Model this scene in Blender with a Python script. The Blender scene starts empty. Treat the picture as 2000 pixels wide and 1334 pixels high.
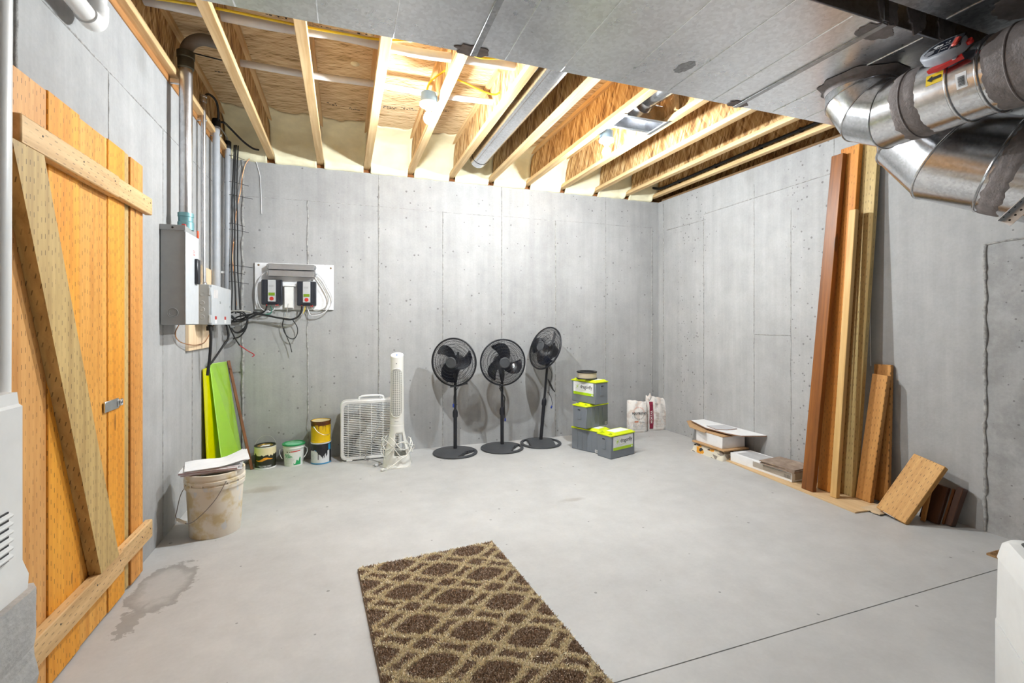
import bpy, math, random
import numpy as np
from mathutils import Vector, Matrix, Euler, noise as mnoise
random.seed(7)
scene = bpy.context.scene
COL = scene.collection
# ------------------------------------------------------------------ camera
FPX, HZ, WALL_H = 919.0, 630.3, 2.65            # focal length and horizon in photo pixels, wall height in metres
CAM_H = .4663 * WALL_H
YAW = math.atan(328 / 919.0); SN, CS = math.sin(YAW), math.cos(YAW)
cam_d = bpy.data.cameras.new('camera'); cam = bpy.data.objects.new('camera', cam_d); COL.objects.link(cam)
cam.location = (0, 0, CAM_H); cam.rotation_euler = (math.pi / 2, 0, -YAW)
cam_d.sensor_width = 36; cam_d.lens = 36 * FPX / 2000; cam_d.shift_y = -(667 - HZ) / 2000; cam_d.clip_start = .02
scene.camera = cam
# ------------------------------------------------------------------ world and exposure
w = bpy.data.worlds.new('world'); scene.world = w; w.use_nodes = True
w.node_tree.nodes['Background'].inputs[0].default_value = (.9, .95, 1, 1)
w.node_tree.nodes['Background'].inputs[1].default_value = 0.0   # a closed basement: no daylight reaches it
scene.view_settings.view_transform = 'Standard'; scene.view_settings.look = 'None'
scene.view_settings.gamma = 1; scene.view_settings.use_curve_mapping = False
scene.view_settings.exposure = 1.20
BULB_E = 1900.0        # radiance of the two bare bulbs the photograph shows (the only lights of the room)
# ------------------------------------------------------------------ photo pixel -> point on a known plane
def ray(x, y):
    u = (x - 1000) / FPX; v = (HZ - y) / FPX
    return Vector((SN + u * CS, CS - u * SN, v))
def pz(x, y, z): d = ray(x, y); return d * ((z - CAM_H) / d.z) + Vector((0, 0, CAM_H))
def pX(x, y, X): d = ray(x, y); return d * (X / d.x) + Vector((0, 0, CAM_H))
def pY(x, y, Y): d = ray(x, y); return d * (Y / d.y) + Vector((0, 0, CAM_H))
def fl(x, y): return pz(x, y, 0)
XL, YB, YF = -.974, 4.643, -2.3
def XR(Y): return 3.49 + (4.645 - Y) * .028
R = math.radians
# ------------------------------------------------------------------ geometry collector
class G:
    def __init__(s): s.v = []; s.f = []
    def add(s, vs, fs):
        o = len(s.v); s.v += [Vector(p) for p in vs]; s.f += [tuple(i + o for i in f) for f in fs]; return s
    def box(s, c, size, rot=None, bev=0.0):
        hx = [d / 2 for d in size]; M = rot.to_matrix() if isinstance(rot, Euler) else (rot or Matrix.Identity(3))
        c = Vector(c); b = min(bev, min(hx) * .45)
        if b <= 0:
            vs = [(x * hx[0], y * hx[1], z * hx[2]) for x in (-1, 1) for y in (-1, 1) for z in (-1, 1)]
            fs = [(0, 1, 3, 2), (4, 6, 7, 5), (0, 4, 5, 1), (2, 3, 7, 6), (0, 2, 6, 4), (1, 5, 7, 3)]
        else:
            vs = []; idx = {}
            for sx in (-1, 1):
                for sy in (-1, 1):
                    for sz in (-1, 1):
                        sg = (sx, sy, sz)
                        for a in range(3):
                            idx[sg + (a,)] = len(vs)
                            vs.append([sg[k] * (hx[k] if k == a else hx[k] - b) for k in range(3)])
            fs = []
            for a in range(3):
                p, q = (a + 1) % 3, (a + 2) % 3
                for sa in (-1, 1):
                    def S(sp, sq):
                        sg = [0, 0, 0]; sg[a] = sa; sg[p] = sp; sg[q] = sq; return idx[tuple(sg) + (a,)]
                    fs.append((S(-1, -1), S(1, -1), S(1, 1), S(-1, 1)))
                for sp in (-1, 1):
                    for sq in (-1, 1):
                        def E(sa, ax):
                            sg = [0, 0, 0]; sg[a] = sa; sg[p] = sp; sg[q] = sq; return idx[tuple(sg) + (ax,)]
                        fs.append((E(-1, p), E(1, p), E(1, q), E(-1, q)))
            for sx in (-1, 1):
                for sy in (-1, 1):
                    for sz in (-1, 1): fs.append(tuple(idx[(sx, sy, sz, a)] for a in range(3)))
        return s.add([M @ Vector(p) + c for p in vs], fs)
    def tube(s, pts, r, seg=8, cap=True, closed=False):
        pts = [Vector(p) for p in pts]; n = len(pts)
        rr = r if isinstance(r, (list, tuple)) else [r] * n
        T = []
        for i in range(n):
            a = pts[(i - 1) % n] if closed or i > 0 else pts[i]; b = pts[(i + 1) % n] if closed or i < n - 1 else pts[i]
            t = (b - a); T.append(t.normalized() if t.length > 1e-9 else Vector((0, 0, 1)))
        ref = Vector((0, 0, 1)) if abs(T[0].z) < .9 else Vector((1, 0, 0))
        nrm = (ref - T[0] * ref.dot(T[0])).normalized(); vs = []
        for i in range(n):
            nrm = (nrm - T[i] * nrm.dot(T[i])); nrm = nrm.normalized() if nrm.length > 1e-6 else T[i].orthogonal().normalized()
            bi = T[i].cross(nrm)
            for k in range(seg):
                a = 2 * math.pi * k / seg; vs.append(pts[i] + (nrm * math.cos(a) + bi * math.sin(a)) * rr[i])
        fs = []
        for i in range(n if closed else n - 1):
            j = (i + 1) % n
            for k in range(seg): fs.append((i * seg + k, i * seg + (k + 1) % seg, j * seg + (k + 1) % seg, j * seg + k))
        if cap and not closed: fs += [tuple(range(seg))[::-1], tuple((n - 1) * seg + k for k in range(seg))]
        return s.add(vs, fs)
    def lathe(s, prof, seg=32, c=(0, 0, 0), rot=None, cap=True):
        M = rot.to_matrix() if isinstance(rot, Euler) else (rot or Matrix.Identity(3)); c = Vector(c); vs = []; fs = []
        for r, z in prof:
            for k in range(seg):
                a = 2 * math.pi * k / seg; vs.append(M @ Vector((r * math.cos(a), r * math.sin(a), z)) + c)
        n = len(prof)
        for i in range(n - 1):
            for k in range(seg): fs.append((i * seg + k, i * seg + (k + 1) % seg, (i + 1) * seg + (k + 1) % seg, (i + 1) * seg + k))
        if cap: fs += [tuple(range(seg))[::-1], tuple((n - 1) * seg + k for k in range(seg))]
        return s.add(vs, fs)
    def prism(s, poly, z0, z1, M=None):
        M = M or Matrix.Identity(4); n = len(poly)
        vs = [M @ Vector((p[0], p[1], z0)) for p in poly] + [M @ Vector((p[0], p[1], z1)) for p in poly]
        fs = [tuple(range(n))[::-1], tuple(range(n, 2 * n))] + [(i, (i + 1) % n, n + (i + 1) % n, n + i) for i in range(n)]
        return s.add(vs, fs)
    def grid(s, fn, nu, nv):
        vs = [fn(i / nu, j / nv) for j in range(nv + 1) for i in range(nu + 1)]; w_ = nu + 1
        return s.add(vs, [(j * w_ + i, j * w_ + i + 1, (j + 1) * w_ + i + 1, (j + 1) * w_ + i) for j in range(nv) for i in range(nu)])
    def slab(s, fn, nu, nv, d):
        "closed sheet: fn gives the top point, d the offset vector to its underside"
        d = Vector(d); w_ = nu + 1; n = w_ * (nv + 1)
        top = [Vector(fn(i / nu, j / nv)) for j in range(nv + 1) for i in range(nu + 1)]; vs = top + [p + d for p in top]
        fs = []
        for j in range(nv):
            for i in range(nu):
                q = (j * w_ + i, j * w_ + i + 1, (j + 1) * w_ + i + 1, (j + 1) * w_ + i); fs += [q, tuple(k + n for k in q)[::-1]]
        for i in range(nu):
            fs += [(i, i + n, i + 1 + n, i + 1), (nv * w_ + i, nv * w_ + i + 1, nv * w_ + i + 1 + n, nv * w_ + i + n)]
        for j in range(nv):
            fs += [(j * w_, (j + 1) * w_, (j + 1) * w_ + n, j * w_ + n), (j * w_ + nu, j * w_ + nu + n, (j + 1) * w_ + nu + n, (j + 1) * w_ + nu)]
        return s.add(vs, fs)
    def obj(s, name, mat, parent=None, local=False, smooth=True, recalc=True, loc=None, ang=38):
        base = Vector(loc) if loc is not None else (WLOC.get(parent, Vector()) if parent is not None else Vector())
        off = Vector() if local else base
        me = bpy.data.meshes.new(name); me.from_pydata([p - off for p in s.v], [], s.f)
        if recalc:
            import bmesh
            bm = bmesh.new(); bm.from_mesh(me); bmesh.ops.recalc_face_normals(bm, faces=bm.faces); bm.to_mesh(me); bm.free()
        if smooth:
            me.polygons.foreach_set('use_smooth', [True] * len(me.polygons)); me.set_sharp_from_angle(angle=R(ang))
        for m in (mat if isinstance(mat, (list, tuple)) else [mat]): me.materials.append(m)
        o = bpy.data.objects.new(name, me); COL.objects.link(o)
        if parent is not None: o.parent = parent; WLOC[o] = WLOC.get(parent, Vector())
        else: o.location = base; WLOC[o] = base
        return o
WLOC = {}
def tag(o, label, cat, group=None):
    o['label'] = label; o['category'] = cat
    if group: o['group'] = group
    return o
def thing(name, label, cat, loc=(0, 0, 0), rz=0, group=None, rot=None):
    o = bpy.data.objects.new(name, None); COL.objects.link(o); o.location = loc; o.empty_display_size = .05
    o.rotation_euler = rot if rot else (0, 0, rz); WLOC[o] = Vector(loc); return tag(o, label, cat, group)
def struct(o): o['kind'] = 'structure'; return o
def single(g, name, mat, label, cat, loc, group=None, **k): return tag(g.obj(name, mat, loc=loc, **k), label, cat, group)
def spl(pts, n=8):
    P = [Vector(p) for p in pts]; P = [P[0] * 2 - P[1]] + P + [P[-1] * 2 - P[-2]]; out = []
    for i in range(1, len(P) - 2):
        a, b, c, d = P[i - 1:i + 3]
        for k in range(n):
            t = k / n; out.append(.5 * ((2 * b) + (c - a) * t + (2 * a - 5 * b + 4 * c - d) * t * t + (3 * b - a - 3 * c + d) * t ** 3))
    out.append(P[-2]); return out
def basis(origin, xdir, zdir):
    "matrix whose x runs along xdir and whose z is the outward normal zdir"
    z = Vector(zdir).normalized(); x = Vector(xdir); x = (x - z * x.dot(z)).normalized(); y = z.cross(x)
    return Matrix.Translation(Vector(origin)) @ Matrix((x, y, z)).transposed().to_4x4()
def text(body, size, mat, parent, M, bend=None, local=True, align='CENTER', name='lettering', thick=.0004, sx=1.0, bold=0.0):
    cu = bpy.data.curves.new('t', 'FONT'); cu.body = body; cu.size = size; cu.align_x = align; cu.align_y = 'CENTER'; cu.resolution_u = 2; cu.offset = bold
    t = bpy.data.objects.new('t', cu); COL.objects.link(t); bpy.context.view_layer.update()
    me = bpy.data.meshes.new_from_object(t.evaluated_get(bpy.context.evaluated_depsgraph_get()))
    bpy.data.objects.remove(t); bpy.data.curves.remove(cu)
    off = Vector() if local else WLOC.get(parent, Vector())
    for v in me.vertices:
        x, y = v.co.x * sx, v.co.y
        p = Vector((bend * math.sin(x / bend), y, bend * math.cos(x / bend) - bend + thick)) if bend else Vector((x, y, thick))
        v.co = M @ p - off
    me.materials.clear(); me.materials.append(mat); me.name = name
    o = bpy.data.objects.new(name, me); COL.objects.link(o); o.parent = parent; WLOC[o] = WLOC.get(parent, Vector()); return o
def wrapmask(g, fn, s0, s1, z0, z1, ns, nz, rad, c=(0, 0, 0), eps=.0006):
    "little quads on a cylinder wall where fn(s, z) holds; s = arc length from the side that faces -Y"
    c = Vector(c); ds = (s1 - s0) / ns; dz = (z1 - z0) / nz
    def P(s, z):
        r = (rad(z) if callable(rad) else rad) + eps; a = s / r; return c + Vector((r * math.sin(a), -r * math.cos(a), z))
    for i in range(ns):
        for j in range(nz):
            s = s0 + i * ds; z = z0 + j * dz
            if fn(s + ds / 2, z + dz / 2): g.add([P(s, z), P(s + ds, z), P(s + ds, z + dz), P(s, z + dz)], [(0, 1, 2, 3)])
    return g
def polar(g, inside, zt, zb, nr, na, rmax, rmin=0.0):
    "solid disc on a polar grid with holes: inside(r, a) keeps a cell; zt, zb give the top and bottom heights"
    keep = {}
    for i in range(nr):
        for k in range(na):
            r = rmin + (rmax - rmin) * (i + .5) / nr; a = 2 * math.pi * (k + .5) / na; keep[i, k] = inside(r, a)
    vs = []
    for zf in (zt, zb):
        for i in range(nr + 1):
            for k in range(na):
                r = max(rmin + (rmax - rmin) * i / nr, 1e-4); a = 2 * math.pi * k / na; vs.append((r * math.cos(a), r * math.sin(a), zf(r)))
    N = (nr + 1) * na; I = lambda i, k: i * na + k % na; fs = []
    for (i, k), kp in keep.items():
        if not kp: continue
        q = (I(i, k), I(i + 1, k), I(i + 1, k + 1), I(i, k + 1)); fs += [q, tuple(x + N for x in q)[::-1]]
        for (di, dk, a, b) in ((-1, 0, I(i, k), I(i, k + 1)), (1, 0, I(i + 1, k), I(i + 1, k + 1)), (0, -1, I(i, k), I(i + 1, k)), (0, 1, I(i, k + 1), I(i + 1, k + 1))):
            nb = (i + di, (k + dk) % na)
            if not keep.get(nb, False) and not (i + di < 0): fs.append((a, b, b + N, a + N))
    return g.add(vs, fs)
# ------------------------------------------------------------------ procedural materials
class NT:
    def __init__(s, name):
        s.m = bpy.data.materials.new(name); s.m.use_nodes = True; s.t = s.m.node_tree; s.b = s.t.nodes['Principled BSDF']; s.co_ = None
    def n(s, typ): return s.t.nodes.new(typ)
    def put(s, sock, v):
        if isinstance(v, bpy.types.NodeSocket): s.t.links.new(v, sock)
        elif isinstance(v, (tuple, list)): sock.default_value = (tuple(v) + (1,) if len(v) == 3 and sock.type == 'RGBA' else tuple(v))
        else: sock.default_value = v
    @property
    def co(s):
        if not s.co_: s.co_ = s.n('ShaderNodeTexCoord').outputs['Object']
        return s.co_
    def map(s, sc=(1, 1, 1), rot=(0, 0, 0), loc=(0, 0, 0), vec=None):
        n = s.n('ShaderNodeMapping'); s.put(n.inputs[0], vec or s.co); n.inputs['Scale'].default_value = sc; n.inputs['Rotation'].default_value = rot; n.inputs['Location'].default_value = loc
        return n.outputs[0]
    def noise(s, vec, scale, detail=3, rough=.55, dist=0):
        n = s.n('ShaderNodeTexNoise'); s.put(n.inputs['Vector'], vec); n.inputs['Scale'].default_value = scale; n.inputs['Detail'].default_value = detail
        n.inputs['Roughness'].default_value = rough; n.inputs['Distortion'].default_value = dist; return n.outputs[0]
    def vor(s, vec, scale, feat='F1', dim='3D', rnd=1.0):
        n = s.n('ShaderNodeTexVoronoi'); n.voronoi_dimensions = dim; n.feature = feat; s.put(n.inputs['Vector'], vec); n.inputs['Scale'].default_value = scale; n.inputs['Randomness'].default_value = rnd
        return n.outputs['Distance'], n.outputs.get('Color')
    def ramp(s, fac, stops, interp='LINEAR'):
        n = s.n('ShaderNodeValToRGB'); s.put(n.inputs[0], fac); r = n.color_ramp; r.interpolation = interp
        while len(r.elements) < len(stops): r.elements.new(.5)
        for e, (p, c) in zip(r.elements, stops): e.position = p; e.color = (tuple(c) + (1,)) if isinstance(c, (tuple, list)) else (c, c, c, 1)
        return n.outputs[0]
    def mix(s, fac, a, b, mode='MIX'):
        n = s.n('ShaderNodeMix'); n.data_type = 'RGBA'; n.blend_type = mode; s.put(n.inputs[0], fac); s.put(n.inputs[6], a); s.put(n.inputs[7], b); return n.outputs[2]
    def math(s, op, a, b=0.0, c=None):
        n = s.n('ShaderNodeMath'); n.operation = op; s.put(n.inputs[0], a); s.put(n.inputs[1], b)
        if c is not None: s.put(n.inputs[2], c)
        return n.outputs[0]
    def sep(s, vec=None):
        n = s.n('ShaderNodeSeparateXYZ'); s.put(n.inputs[0], vec or s.co); return n.outputs
    def comb(s, x=0.0, y=0.0, z=0.0):
        n = s.n('ShaderNodeCombineXYZ'); s.put(n.inputs[0], x); s.put(n.inputs[1], y); s.put(n.inputs[2], z); return n.outputs[0]
    def white(s, v):
        n = s.n('ShaderNodeTexWhiteNoise'); n.noise_dimensions = '1D'; s.put(n.inputs['W'], v); return n.outputs[0]
    def sepc(s, c):
        n = s.n('ShaderNodeSeparateColor'); s.put(n.inputs[0], c); return n.outputs
    def bump(s, h, st=.3, d=.01):
        n = s.n('ShaderNodeBump'); n.inputs['Strength'].default_value = st; n.inputs['Distance'].default_value = d; s.put(n.inputs['Height'], h); s.put(s.b.inputs['Normal'], n.outputs[0]); return n
    def fin(s, col=None, rough=None, metal=None, **k):
        if col is not None: s.put(s.b.inputs['Base Color'], col)
        if rough is not None: s.put(s.b.inputs['Roughness'], rough)
        if metal is not None: s.put(s.b.inputs['Metallic'], metal)
        for key, v in k.items(): s.put(s.b.inputs[key.replace('_', ' ')], v)
        return s.m
def srgb(r, g, b): return tuple((c / 255 / 12.92) if c / 255 <= .04045 else ((c / 255 + .055) / 1.055) ** 2.4 for c in (r, g, b))
def plain(name, c, rough=.5, metal=0.0, var=.12, sc=18, bump=0.0, **k):
    n = NT(name); f = n.noise(n.co, sc, 4); c = Vector(c)
    n_ = n.ramp(f, [(.3, tuple(c * (1 - var))), (.7, tuple(min(1, q) for q in c * (1 + var)))])
    if bump: n.bump(n.noise(n.co, sc * 4, 3), bump, .004)
    return n.fin(n_, rough, metal, **k)
def concrete(name, lo, hi, tint=(1, 1, 1), streak=True, holes=.5, rough=.85, seed=0, bump=.25):
    n = NT(name); v = n.map(loc=(seed, seed * .7, 0))
    cloud = n.noise(v, 1.1, 6, .6); mid = n.noise(v, 7, 5, .65); fine = n.noise(v, 60, 3)
    f = n.math('ADD', n.math('MULTIPLY', cloud, .5), n.math('MULTIPLY', mid, .35))
    if streak:
        st = n.noise(n.map((14, 14, .7), vec=v), 1, 4, .6); f = n.math('ADD', n.math('MULTIPLY', f, .75), n.math('MULTIPLY', st, .28))
    f = n.math('ADD', f, n.math('MULTIPLY', fine, .13))
    t = lambda q: tuple(q * c for c in tint)
    col = n.ramp(f, [(.33, t(lo)), (.5, t((lo + hi) / 2)), (.66, t(hi))])
    d, c = n.vor(v, 26); r = n.sepc(c)[0]
    thr = n.math('MULTIPLY', n.math('MAXIMUM', n.math('SUBTRACT', r, 1 - holes * .45), 0.0), .55 / max(holes, .01))
    hole = n.math('LESS_THAN', d, thr)
    big = n.math('LESS_THAN', n.vor(n.map((1, 1, .5), vec=v), 5.5)[0], n.math('MULTIPLY', n.math('MAXIMUM', n.math('SUBTRACT', n.noise(v, 2.2, 4), .58), 0), .5))
    hole = n.math('MAXIMUM', hole, n.math('MULTIPLY', big, .7))
    col = n.mix(n.math('MULTIPLY', hole, .62), col, (.10, .095, .09))
    hgt = n.math('SUBTRACT', n.math('ADD', n.math('MULTIPLY', mid, .5), n.math('MULTIPLY', fine, .35)), n.math('MULTIPLY', hole, 1.2))
    n.bump(hgt, bump, .006)
    return n, col, rough
def wood(name, dark, light, axis='Z', incised=True, knots=True, seed=0, rough=.62, contrast=1.25, mark=.72, ksz=.085):
    n = NT(name); s3 = [30, 30, 30]; s3['XYZ'.index(axis)] = 1.6
    v = n.map(tuple(s3), loc=(seed, seed * 1.3, seed * .4)); g = n.noise(v, 1, 4, .6, .4)
    bigs = [3, 3, 3]; bigs['XYZ'.index(axis)] = .7
    b = n.noise(n.map(tuple(bigs), loc=(seed * 2, 1, seed)), 1.6, 5, .65)
    f = n.math('ADD', n.math('MULTIPLY', g, .65 * contrast), n.math('MULTIPLY', b, .45))
    col = n.ramp(f, [(.36, dark), (.60, tuple((a + c) / 2 for a, c in zip(dark, light))), (.82, light)])
    X = n.sep(); ax = 'XYZ'.index(axis); o1, o2 = [X[i] for i in range(3) if i != ax]; al = X[ax]
    h = g
    if knots:
        ks = [9, 9, 9]; ks[ax] = 2.2; d, c = n.vor(n.map(tuple(ks), loc=(seed, 3, seed)), 1); rr = n.sepc(c)[0]
        k = n.math('MULTIPLY', n.math('LESS_THAN', d, ksz), n.math('GREATER_THAN', rr, .70)); col = n.mix(n.math('MULTIPLY', k, .6), col, tuple(.25 * q for q in dark))
    if incised:
        a = n.math('MULTIPLY', n.math('ADD', o1, o2), 1 / .019); row = n.math('FLOOR', a); fr = n.math('FRACT', a)
        p = n.math('FRACT', n.math('ADD', n.math('MULTIPLY', al, 1 / .052), n.white(row)))
        k = n.math('MULTIPLY', n.math('LESS_THAN', p, .30), n.math('LESS_THAN', n.math('ABSOLUTE', n.math('SUBTRACT', fr, .5)), .085))
        k = n.math('MULTIPLY', k, n.ramp(n.noise(n.co, 14, 2), [(.36, .25), (.52, 1.0)]))
        col = n.mix(n.math('MULTIPLY', k, mark), col, tuple(.16 * q for q in dark)); h = n.math('SUBTRACT', g, k)
    n.bump(h, .22, .003)
    return n.fin(col, rough)
def osb(name, plane, tone=1.0, long=7, short=55, seed=0, stops=None):
    n = NT(name); X = n.sep(); P, Q = {'YZ': (X[2], X[1]), 'XY': (X[0], X[1]), 'XZ': (X[0], X[2])}[plane]
    def layer(rot, loc, k=1.0):
        vec = n.comb(P, Q, 0.0); wob = n.noise(n.map(loc=(loc, loc, 0), vec=vec), 3.0, 2)
        m = n.map((1, 1, 1), (0, 0, rot), (loc, loc * .37, 0), vec=vec); m2 = n.map((long * k, short * k, 1), vec=m)
        add = n.n('ShaderNodeVectorMath'); add.operation = 'ADD'; n.put(add.inputs[0], m2); n.put(add.inputs[1], n.comb(wob, n.math('MULTIPLY', wob, 2.2), 0.0))
        d, c = n.vor(add.outputs[0], 1.0, dim='2D'); return n.sepc(c)[0]
    a, b, c = layer(.15 + seed, 1.3 + seed), layer(-.45, 7.7 + seed, 1.2), layer(.7, 3.1 + seed, .8)
    f = n.math('ADD', n.math('ADD', n.math('MULTIPLY', a, .5), n.math('MULTIPLY', b, .3)), n.math('MULTIPLY', c, .25))
    f = n.math('ADD', f, n.math('MULTIPLY', n.math('SUBTRACT', n.noise(n.comb(n.math('MULTIPLY', P, 8), n.math('MULTIPLY', Q, 90), 0.0), 1, 3), .5), .35))
    stops = stops or [(.12, (.17, .075, .022)), (.38, (.42, .22, .075)), (.6, (.60, .37, .15)), (.85, (.76, .56, .30))]
    col = n.ramp(f, [(p, tuple(q * tone for q in cc)) for p, cc in stops]); n.bump(f, .25, .003)
    return n.fin(col, .7)
def galv(name, base=.62, lo=.22, hi=.42, dirt=.25, span=70):
    n = NT(name); d, c = n.vor(n.map((1, 1, 1)), span); sp = n.sepc(c)[0]; big = n.noise(n.co, 2.2, 5, .6); sm = n.noise(n.co, 22, 4)
    col = n.ramp(n.math('ADD', n.math('MULTIPLY', big, .7), n.math('MULTIPLY', sp, .3)), [(.25, (base * (1 - dirt),) * 2 + (base * (1 - dirt) * 1.02,)), (.7, (base * 1.12, base * 1.13, base * 1.16))])
    rg = n.ramp(n.math('ADD', n.math('MULTIPLY', big, .6), n.math('MULTIPLY', sm, .4)), [(.3, lo), (.7, hi)])
    n.bump(n.noise(n.co, 5, 2), .05, .02); return n.fin(col, rg, 1.0)
def emit(name, c, e):
    n = NT(name); n.fin(c, .4); n.put(n.b.inputs['Emission Color'], c); n.b.inputs['Emission Strength'].default_value = e; return n.m
# ================================================================== materials shared by the room
def wall_mat(name, seed, lo=.285, hi=.45, holes=.5):
    n, col, r = concrete(name, lo, hi, (1, 1.0, 1.0), True, holes, .88, seed)
    if 'right' in name:                                             # the rougher neighbouring pour beyond the joint
        X = n.sep(); k = n.math('MULTIPLY', n.math('LESS_THAN', X[1], 1.68), n.math('LESS_THAN', X[2], 1.70)); nz = n.ramp(n.noise(n.co, 5, 6, .7), [(.42, 1.0), (.58, 0.0)])
        col = n.mix(n.math('MULTIPLY', n.math('MULTIPLY', k, nz), .32), col, (.14, .136, .13))
    return n.fin(col, r)
M_WB, M_WL, M_WR = wall_mat('poured_concrete_back', 1.7), wall_mat('poured_concrete_left', 5.1), wall_mat('poured_concrete_right', 9.3, .295, .47, .7)
M_SEAM = plain('concrete_fin', (.34, .335, .325), .9, var=.35, sc=40, bump=.5)
def floor_mat():
    n, col, r = concrete('troweled_slab', .42, .57, (1, .988, .975), False, .10, .6, 3.3, .06)
    X = n.sep()
    def blob(cx, cy, rx, ry, noise_amt=.55, sc=5):
        dx = n.math('DIVIDE', n.math('SUBTRACT', X[0], cx), rx); dy = n.math('DIVIDE', n.math('SUBTRACT', X[1], cy), ry)
        d = n.math('SQRT', n.math('ADD', n.math('MULTIPLY', dx, dx), n.math('MULTIPLY', dy, dy)))
        return n.math('ADD', d, n.math('MULTIPLY', n.math('SUBTRACT', n.noise(n.co, sc, 6, .65), .5), noise_amt * 2))
    b = blob(-.80, 2.63, .13, .24, .75, 9); k = n.math('MAXIMUM', n.ramp(b, [(.50, .30), (.82, .85), (.93, .9), (1.0, 0.0)]), n.ramp(blob(-.83, 2.36, .05, .13, 1.3, 26), [(.75, .8), (.8, 0.0)]))
    col = n.mix(n.math('MULTIPLY', k, .55), col, (.12, .103, .085))                       # damp stain by the plank door
    for cx, cy, rx, ry, cc, am in ((1.5, 2.95, .11, .04, (.19, .15, .11), .35), (-.55, 3.9, .16, .08, (.24, .18, .12), .4)):
        kk = n.ramp(blob(cx, cy, rx, ry, .8, 6), [(.4, 1.0), (1.0, 0.0)]); col = n.mix(n.math('MULTIPLY', kk, am), col, cc)
    sp = n.math('LESS_THAN', n.vor(n.map(), 9)[0], n.math('MULTIPLY', n.math('MAXIMUM', n.math('SUBTRACT', n.noise(n.co, 3, 2), .56), 0), .35))
    col = n.mix(n.math('MULTIPLY', sp, .6), col, (.12, .1, .08))
    return n.fin(col, n.ramp(n.noise(n.co, 4, 4), [(.3, .42), (.7, .62)]))
M_FLOOR = floor_mat()
M_OSB_CEIL = osb('osb_subfloor', 'XY', 1.0, 7, 95, 0, [(.12, (.30, .18, .07)), (.32, (.62, .44, .23)), (.6, (.75, .57, .34)), (.85, (.85, .71, .48))])
M_OSB_WEB = osb('osb_web', 'YZ', 1.0, 9, 55, .2)
M_FLANGE = wood('spruce_flange', srgb(196, 150, 92), srgb(238, 208, 158), 'Y', False, True, 2.2, .7)
M_SILL = wood('treated_sill', srgb(140, 88, 42), srgb(190, 136, 78), 'Y', False, True, 4.2, .75)
M_SILLX = wood('treated_sill_x', srgb(140, 80, 40), srgb(190, 125, 62), 'X', False, True, 4.2, .75)
M_GALV = galv('galvanised_sheet', .80, .24, .36, .10); M_GALV_DK = galv('galvanised_sheet_shade_and_stain', .42, .25, .45, .45)  # the dark copy paints shade on the second trunk duct, and one stain
M_PIPE = galv('galvanised_pipe', .64, .14, .28, .2, 90); M_CLEAT = galv('drive_cleat', .45, .3, .45, .3)
M_MASTIC = plain('duct_mastic', srgb(132, 124, 122), .75, var=.2, sc=30, bump=.6)
M_BLACK = plain('black_plastic', (.011, .012, .017), .38, var=.15); M_BLACKM = plain('black_rubber', (.014, .014, .015), .6, var=.2)
M_WHITE = plain('white_plastic', (.80, .80, .79), .38, var=.03); M_PVC = plain('white_pvc', (.80, .80, .79), .35, var=.03)
M_GREYP = plain('grey_pvc', (.40, .42, .45), .45, var=.08); M_STEEL = plain('zinc_steel', (.62, .64, .66), .3, 1.0, .1)
M_PAPER = plain('white_paper', (.82, .82, .83), .8, var=.04); M_CARD = plain('brown_cardboard', srgb(188, 150, 108), .85, var=.12, sc=30)
M_INK = plain('black_ink', (.02, .02, .022), .7, var=.2); M_RED = plain('red_print', (.55, .03, .02), .5, var=.1); M_YEL = plain('yellow_print', (.85, .60, .02), .5, var=.05)
M_YCABLE = plain('yellow_cable_jacket', (.83, .60, .03), .45, var=.1); M_COPPER = plain('bare_copper', (.72, .36, .18), .35, .9, .15)
M_REDW = plain('red_wire', (.5, .02, .03), .4, var=.1); M_GREYW = plain('grey_wire', (.40, .39, .36), .5, var=.1); M_GREENW = plain('green_wire', (.03, .22, .16), .45, var=.1)
M_FOAM = plain('spray_foam', srgb(244, 236, 202), .85, var=.10, sc=7, bump=.5)
M_BULB = emit('lit_bulb', (.90, .965, 1.0), BULB_E); M_BULBU = emit('lit_bulb_collar', (.90, .965, 1.0), BULB_E * .25)
M_PORC = plain('porcelain', (.82, .82, .80), .25, var=.03); M_BLUEBOX = plain('blue_grey_box', srgb(120, 150, 178), .5, var=.06)
# ================================================================== floor with its sawn joint
JY, JW = 1.402, .005
g = G(); x0, x1 = XL - .3, 4.1
g.box(((x0 + x1) / 2, (JY + JW / 2 + 5.0) / 2, -.1), (x1 - x0, 5.0 - JY - JW / 2, .2)).box(((x0 + x1) / 2, (YF - .3 + JY - JW / 2) / 2, -.1), (x1 - x0, JY - JW / 2 - YF + .3, .2))
g.box(((x0 + x1) / 2, JY, -.107), (x1 - x0, JW + .002, .186))
floor = struct(g.obj('floor', M_FLOOR, smooth=False))
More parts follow.
